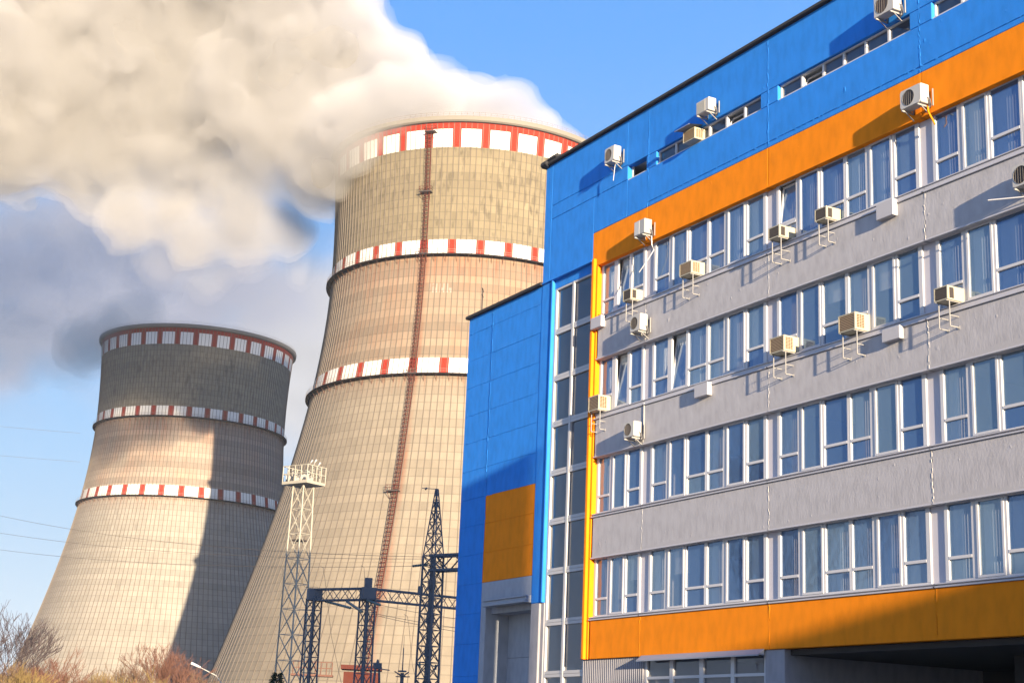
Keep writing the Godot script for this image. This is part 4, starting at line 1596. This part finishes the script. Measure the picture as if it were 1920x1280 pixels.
func trees() -> void:
	bare_tree("bare_tree", "dark bare tree at the left edge, tallest of the row", "tree", Vector3(-35.6, 0, 11.4), 6.6, 1, 5, 21, mats.bark, mats.twig_dark, .62)
	bare_tree("bare_tree", "reddish bare tree leaning over the far tower's left foot", "tree", Vector3(-41.5, 0, 7.9), 6.3, 2, 5, 22, mats.bark, mats.twig_red, .75)
	bare_tree("bare_bush", "red twigged bush right of the leftmost dark tree", "bush", Vector3(-36.4, 0, 8.4), 5.0, 5, 4, 23, mats.bark, mats.twig_red, .7)
	bare_tree("bare_bush", "yellow twigged bush in the middle of the row", "bush", Vector3(-36.6, 0, 6.2), 4.9, 6, 4, 24, mats.bark, mats.twig_yellow, .5)
	bare_tree("bare_bush", "low brown bush between the yellow one and the red tree", "bush", Vector3(-38.0, 0, 4.5), 5.1, 6, 4, 25, mats.bark, mats.twig_brown, .6)
	bare_tree("bare_tree", "russet bare tree at the foot of the shadow edge", "tree", Vector3(-41.6, 0, 1.75), 6.2, 2, 5, 26, mats.bark, mats.twig_red, .7)
	bare_tree("bare_bush", "small russet bush below the street lamp", "bush", Vector3(-38.1, 0, .9), 5.0, 5, 4, 27, mats.bark, mats.twig_brown, .65)
	bare_tree("bare_bush", "golden bush low at the left edge in front of the dark tree", "bush", Vector3(-30.4, 0, 10.6), 4.6, 5, 4, 28, mats.bark, mats.twig_yellow, .55)
	bare_tree("bare_bush", "low red bush in front of the row near the yellow bush", "bush", Vector3(-29.6, 0, 7.9), 4.2, 6, 4, 29, mats.bark, mats.twig_red, .65)
	bare_tree("bare_tree", "bare tree out of frame, mirrored in the lower office windows", "tree", Vector3(-27.0, 0, 27.0), 15.5, 1, 6, 31, mats.bark, mats.twig_dark, .6)
	var more := [[-33.0, 9.6, 4.6, "twig_red", "dense red bush between the dark tree and the yellow bush"], [-33.8, 6.9, 4.3, "twig_brown", "low dense brown bush in front of the yellow bush"], [-34.4, 4.9, 4.3, "twig_yellow", "low straw coloured bush under the shadowed foot of the far tower"], [-35.0, 3.1, 4.5, "twig_red", "dense red bush in front of the russet tree"], [-30.6, 12.2, 4.9, "twig_brown", "brown bush at the very left edge below the dark tree"]]
	for i in more.size():
		var q: Array = more[i]
		bare_tree("bare_bush", q[4], "bush", Vector3(q[0], 0, q[1]), q[2], 7, 4, 60 + i, mats.bark, mats[q[3]], .62)
	# evergreen tip beside the mast
	var g := RandomNumberGenerator.new()
	g.seed = 8
	var t := thing("evergreen_shrub", "dark green evergreen tip at the foot of the floodlight mast", "shrub", Vector3(-46.4, 0, -6.5))
	var s := Shape.new()
	s.tube([Vector3.ZERO, Vector3(0, 4.9, 0)], .09, .02, 6)
	obj("trunk", s, mats.bark, t)
	s = Shape.new()
	for k in 2600:
		var y := g.randf_range(.3, 5.3)
		var rad := .15 + (5.4 - y) * .24
		var a := g.randf() * TAU
		var p := Vector3(cos(a), 0, sin(a)) * rad * sqrt(g.randf()) + Vector3(0, y, 0)
		var d := Vector3(cos(a), g.randf_range(-.2, .8), sin(a)).normalized() * g.randf_range(.12, .25)
		var q := d.cross(Vector3(g.randf() - .5, g.randf() - .5, g.randf() - .5)).normalized() * .035
		s.quad(p - q, p + q, p + d + q * .3, p + d - q * .3)
	stuff(obj("foliage", s, mats.needles, t))

func shade_blocks() -> void:
	# unseen blocks added to cast the shadows on annex and facade foot
	var t := thing("annex_shade_block", "plain unseen block added outside the frame to shade the annex", "building", Vector3(27.6, 0, 7.9))
	t.rotation.y = deg_to_rad(-10)
	var s := Shape.new()
	s.box(-1.5, 1.5, 0, 15.5, -1.88, 2.6)
	obj("wall", s, mats.plinth, t)
	s = Shape.new()
	s.cbox(-1.6, 1.6, 15.5, 15.62, -1.9, 2.7, .02)
	obj("roof", s, mats.tar, t)
	t = thing("facade_shade_block", "low unseen block added outside the frame to shade the foot of the facade", "building", Vector3(71.0, 0, 10.6))
	t.rotation.y = deg_to_rad(-46)  # added block, turned so its top edge throws the sloping shadow
	s = Shape.new()
	s.box(-14, 14, 0, 12.7, -12, 0)
	obj("wall", s, mats.plinth, t)
	s = Shape.new()
	s.cbox(-14.2, 14.2, 12.7, 12.85, -12.2, .1, .02)
	obj("roof", s, mats.tar, t)

func _ready() -> void:
	rng.seed = 4
	var cam := Camera3D.new()
	cam.name = "camera"
	cam.transform = Transform3D(Basis(Vector3(.489211, .040156, -.871241), Vector3(.20345, .966127, .158769), Vector3(.848104, -.254925, .46447)).orthonormalized(), Vector3(38.1355, 1.7, 25.5361))
	cam.fov = 24.927
	cam.near = 0.1
	cam.far = 6000.0
	add_child(cam)
	cam.current = true
	var env := Environment.new()
	env.background_mode = Environment.BG_SKY
	env.tonemap_mode = Environment.TONE_MAPPER_LINEAR
	env.tonemap_exposure = 4.3
	env.sdfgi_enabled = true
	env.ssao_enabled = true
	env.ssil_enabled = true
	env.fog_enabled = true
	env.fog_density = 0.00008
	env.fog_light_color = Color(.93, .96, 1.0)
	env.volumetric_fog_enabled = true
	env.volumetric_fog_density = 0.0
	var sky := PanoramaSkyMaterial.new()
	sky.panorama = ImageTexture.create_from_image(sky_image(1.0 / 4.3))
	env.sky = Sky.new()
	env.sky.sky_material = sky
	var we := WorldEnvironment.new()
	we.name = "world"
	we.environment = env
	add_child(we)
	var sun := DirectionalLight3D.new()
	sun.name = "sun"
	sun.light_energy = 1.6
	sun.light_color = Color(1.0, 0.79, 0.54).linear_to_srgb()
	sun.light_angular_distance = 0.5
	sun.shadow_enabled = true
	add_child(sun)
	sun.look_at_from_position(dir_of(SUN_AZ, SUN_EL), Vector3.ZERO)
	make_materials()
	grounds()
	var sheet: Array = concrete_sheet(165, 7, true)
	cooling_tower("nearer and larger looking cooling tower with rust red ladder up its sunlit shell", Vector3(-307.32, 0, -150.46), 33, 44.4, true, sheet[0], lin(.40, .345, .265))
	cooling_tower("farther cooling tower at the left, half in the other tower's shadow", Vector3(-543.05, 0, -151.25), 34, 60.3, false, sheet[0], lin(.45, .42, .37))
	plumes()
	office()
	annex()
	units()
	yard()
	trees()
	shade_blocks()

func make_materials() -> void:
	var tone := noise_tex(512, .012, 5, [grey(.90), grey(.96), grey(1.0)], 3)
	var relief := noise_tex(512, .045, 5, [grey(0), grey(.5), grey(1)], 4)
	mats.ripple = noise_tex(256, .012, 2, [], 6, true)
	mats.lip = mat(lin(.16, .15, .13), 0.9)
	mats.rib = mat(lin(.105, .088, .07), 0.9)
	mats.band_white = mat(lin(.60, .59, .55), 0.8)
	mats.band_red = mat(lin(.22, .024, .014), 0.9, 0, .2)
	mats.dark_steel = mat(lin(.035, .028, .028), 0.7)
	mats.thin_steel = mat(lin(.22, .17, .14), 0.7)
	mats.rust_steel = mat(lin(.10, .045, .03), 0.9)
	mats.ladder = mat(lin(.075, .022, .016), 0.9, 0, .2)
	mats.blue = worn(lin(.028, .22, .68), .75, 2.6, tone, relief, .14)
	mats.orange = worn(lin(.80, .235, .008), .75, 2.6, tone, relief, .14)
	mats.grey = worn(lin(.415, .41, .425), .85, 2.2, tone, relief, .22)
	mats.plinth = worn(lin(.30, .30, .325), .85, 2.2, tone, relief, .22)
	mats.gate = worn(lin(.30, .33, .38), .8, 2.2, tone, relief, .15)
	for k in ["blue", "orange", "grey", "plinth"]:
		mats[k].metallic_specular = .22
		mats[k].roughness = .9
	mats.pier = mat(lin(.46, .45, .49), .8)
	mats.dusty = mat(lin(.355, .35, .36), .9)
	mats.walkway = mat(lin(.014, .011, .011), .9, 0, .1)
	mats.sealant = mat(lin(.42, .41, .40), .8)
	mats.frame = mat(lin(.47, .475, .49), .6)
	mats.frame_grey = mat(lin(.42, .42, .42), .55)
	mats.flashing = mat(lin(.42, .42, .45), .55)
	mats.hood = mat(lin(.22, .25, .30), .5)
	mats.tar = mat(lin(.02, .02, .022), .85)
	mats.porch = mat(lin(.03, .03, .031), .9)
	mats.room = mat(lin(.55, .56, .56), .9)
	mats.cover = mat(lin(.38, .38, .40), .7)
	mats.ac_white = mat(lin(.40, .395, .37), .6)
	mats.ac_grey = mat(lin(.30, .305, .30), .6)
	mats.cream = mat(lin(.36, .335, .25), .6)
	mats.guard = mat(lin(.10, .095, .09), .6)
	mats.beige = mat(lin(.55, .52, .42), .6)
	mats.tan = mat(lin(.34, .25, .15), .7)
	mats.grille = mat(lin(.45, .45, .43), .6)
	mats.coil_fin = mat(lin(.14, .12, .10), .6)
	mats.fan_dark = mat(lin(.025, .02, .02), .8)
	mats.fan_brown = mat(lin(.09, .06, .045), .8)
	mats.vent_brown = mat(lin(.10, .055, .022), .8)
	mats.bracket = mat(lin(.24, .24, .24), .7)
	mats.pipe = mat(lin(.12, .12, .13), .7)
	mats.mast = mat(lin(.27, .255, .21), .7)
	mats.portal = mat(lin(.06, .075, .10), .7)
	mats.insulator = mat(lin(.05, .10, .10), .35)
	mats.wire = mat(lin(.10, .08, .06), .7)
	mats.lamp_grey = mat(lin(.35, .34, .32), .5)
	mats.bark = mat(lin(.16, .12, .07), .9)
	mats.twig_dark = mat(lin(.06, .045, .05), .9)
	mats.twig_red = mat(lin(.14, .065, .045), .9)
	mats.twig_yellow = mat(lin(.20, .14, .05), .9)
	mats.twig_brown = mat(lin(.13, .08, .05), .9)
	mats.needles = mat(lin(.02, .04, .015), .8)
	mats.blind = [mat(lin(.55, .62, .68), .8), mat(lin(.62, .62, .58), .8)]
	mats.glass = []
	for k in 3:
		mats.glass.append(glass([lin(.16, .27, .44), lin(.22, .34, .48), lin(.11, .21, .40)][k], [.30, .26, .36][k], [.45, .4, .5][k]))
	mats.glass_dark = glass(lin(.035, .065, .13), .30, .30)

func glass(c: Color, a: float, metal: float) -> StandardMaterial3D:
	var m := mat(Color(c.r, c.g, c.b, a), .03, metal, .5)
	m.transparency = BaseMaterial3D.TRANSPARENCY_ALPHA
	m.normal_enabled = true
	m.normal_texture = mats.ripple
	m.normal_scale = .05
	m.uv1_triplanar = true
	m.uv1_world_triplanar = true
	m.uv1_scale = Vector3.ONE * .55
	return m

func grounds() -> void:
	var g := Shape.new()
	g.box(-4000, 4000, -1, 0, -4000, 4000)
	struct("ground", g, mat(lin(.30, .28, .24), .95))

func plumes() -> void:
	var r := RandomNumberGenerator.new()
	r.seed = 5
	# [along the wind, height, radius] and [along the wind, height, away, radius]
	var near := [[-24, 160, 5], [-16, 164, 7], [-9, 169, 8], [-1, 171, 9], [5, 174, 7], [10, 166, 10], [18, 168, 12], [23, 177, 11], [19, 184, 6], [31, 182, 13], [35, 160, 16], [41, 146, 10], [47, 152, 16], [43, 175, 21], [40, 192, 13], [50, 189, 23], [60, 166, 22], [62, 143, 12], [70, 185, 27], [80, 153, 19], [79, 135, 7]]
	var far := [[94, 177, 29], [102, 151, 16], [116, 179, 32], [117, 150, 12], [129, 163, 26], [147, 178, 33], [140, 152, 18], [90, 206, 30], [61, 209, 26], [40, 209, 14], [120, 215, 33], [157, 162, 28]]
	var spill := [[31, 151, -25, 12], [37, 147, -15, 12], [40, 141, -8, 9], [20, 157, -29, 11], [28, 145, -27, 8], [10, 158, -34, 9], [34, 139, -18, 6], [62, 132, 5, 10], [50, 134, 10, 9], [75, 129, 2, 9], [90, 133, 0, 10], [-20, 150, 0, 11], [0, 152, 0, 19], [20, 152, 0, 19], [-10, 156, 0, 15], [12, 160, 0, 17]]
	var trail := [[43, 138, 18, 7], [46, 130, 22, 6], [52, 139, 30, 8], [61, 147, 40, 9], [66, 142, 45, 9], [76, 151, 60, 11], [87, 149, 75, 10], [96, 157, 85, 11], [104, 149, 95, 13], [124, 160, 115, 14], [146, 162, 135, 16], [170, 167, 155, 19], [195, 171, 170, 20], [77, 139, 60, 8], [113, 144, 105, 10], [136, 146, 125, 11], [162, 150, 150, 14], [187, 153, 165, 17], [48, 126, 24, 4], [60, 126, 4, 8], [82, 124, 4, 9], [70, 120, 8, 7]]
	var b := []
	for q in near + far:
		b.append([q[0], q[1], r.randf_range(-.5, .5) * q[2], q[2]])
	var o := steam("steam_plume", "huge sunlit cream steam plume leaving the nearer tower", Vector3(-307.32, 0, -150.46))
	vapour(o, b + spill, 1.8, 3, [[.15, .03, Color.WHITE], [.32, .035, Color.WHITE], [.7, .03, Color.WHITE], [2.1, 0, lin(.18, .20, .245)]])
	vapour(o, trail, 2.2, 6, [[.12, .006, Color.WHITE], [.5, .008, Color.WHITE]])
	o = steam("steam_plume", "shaded grey steam plume drifting left from the far tower", Vector3(-543.05, 0, -151.25))
	b = []
	for q in [[7, 153, 10], [22, 155, 11], [33, 153, 10], [38, 147, 9], [47, 149, 12], [60, 148, 14], [74, 146, 16], [91, 143, 18], [52, 137, 9], [43, 135, 6], [64, 133, 7], [109, 138, 20], [128, 137, 25], [-12, 152, 9]]:
		b.append([q[0], q[1], -8.0 if q[0] > 30 else 0.0, q[2]])
	vapour(o, [[34, 150, -16, 12], [24, 153, -28, 10], [39, 146, -8, 11], [47, 148, -6, 12], [15, 156, -33, 8]], 2.2, 12, [[.14, .018, Color(1, .95, .88)], [.5, .012, Color(1, .95, .88)]])
	vapour(o, b, 2.2, 9, [[.14, .007, Color(1, .95, .88)], [.5, .007, Color(1, .95, .88)]])
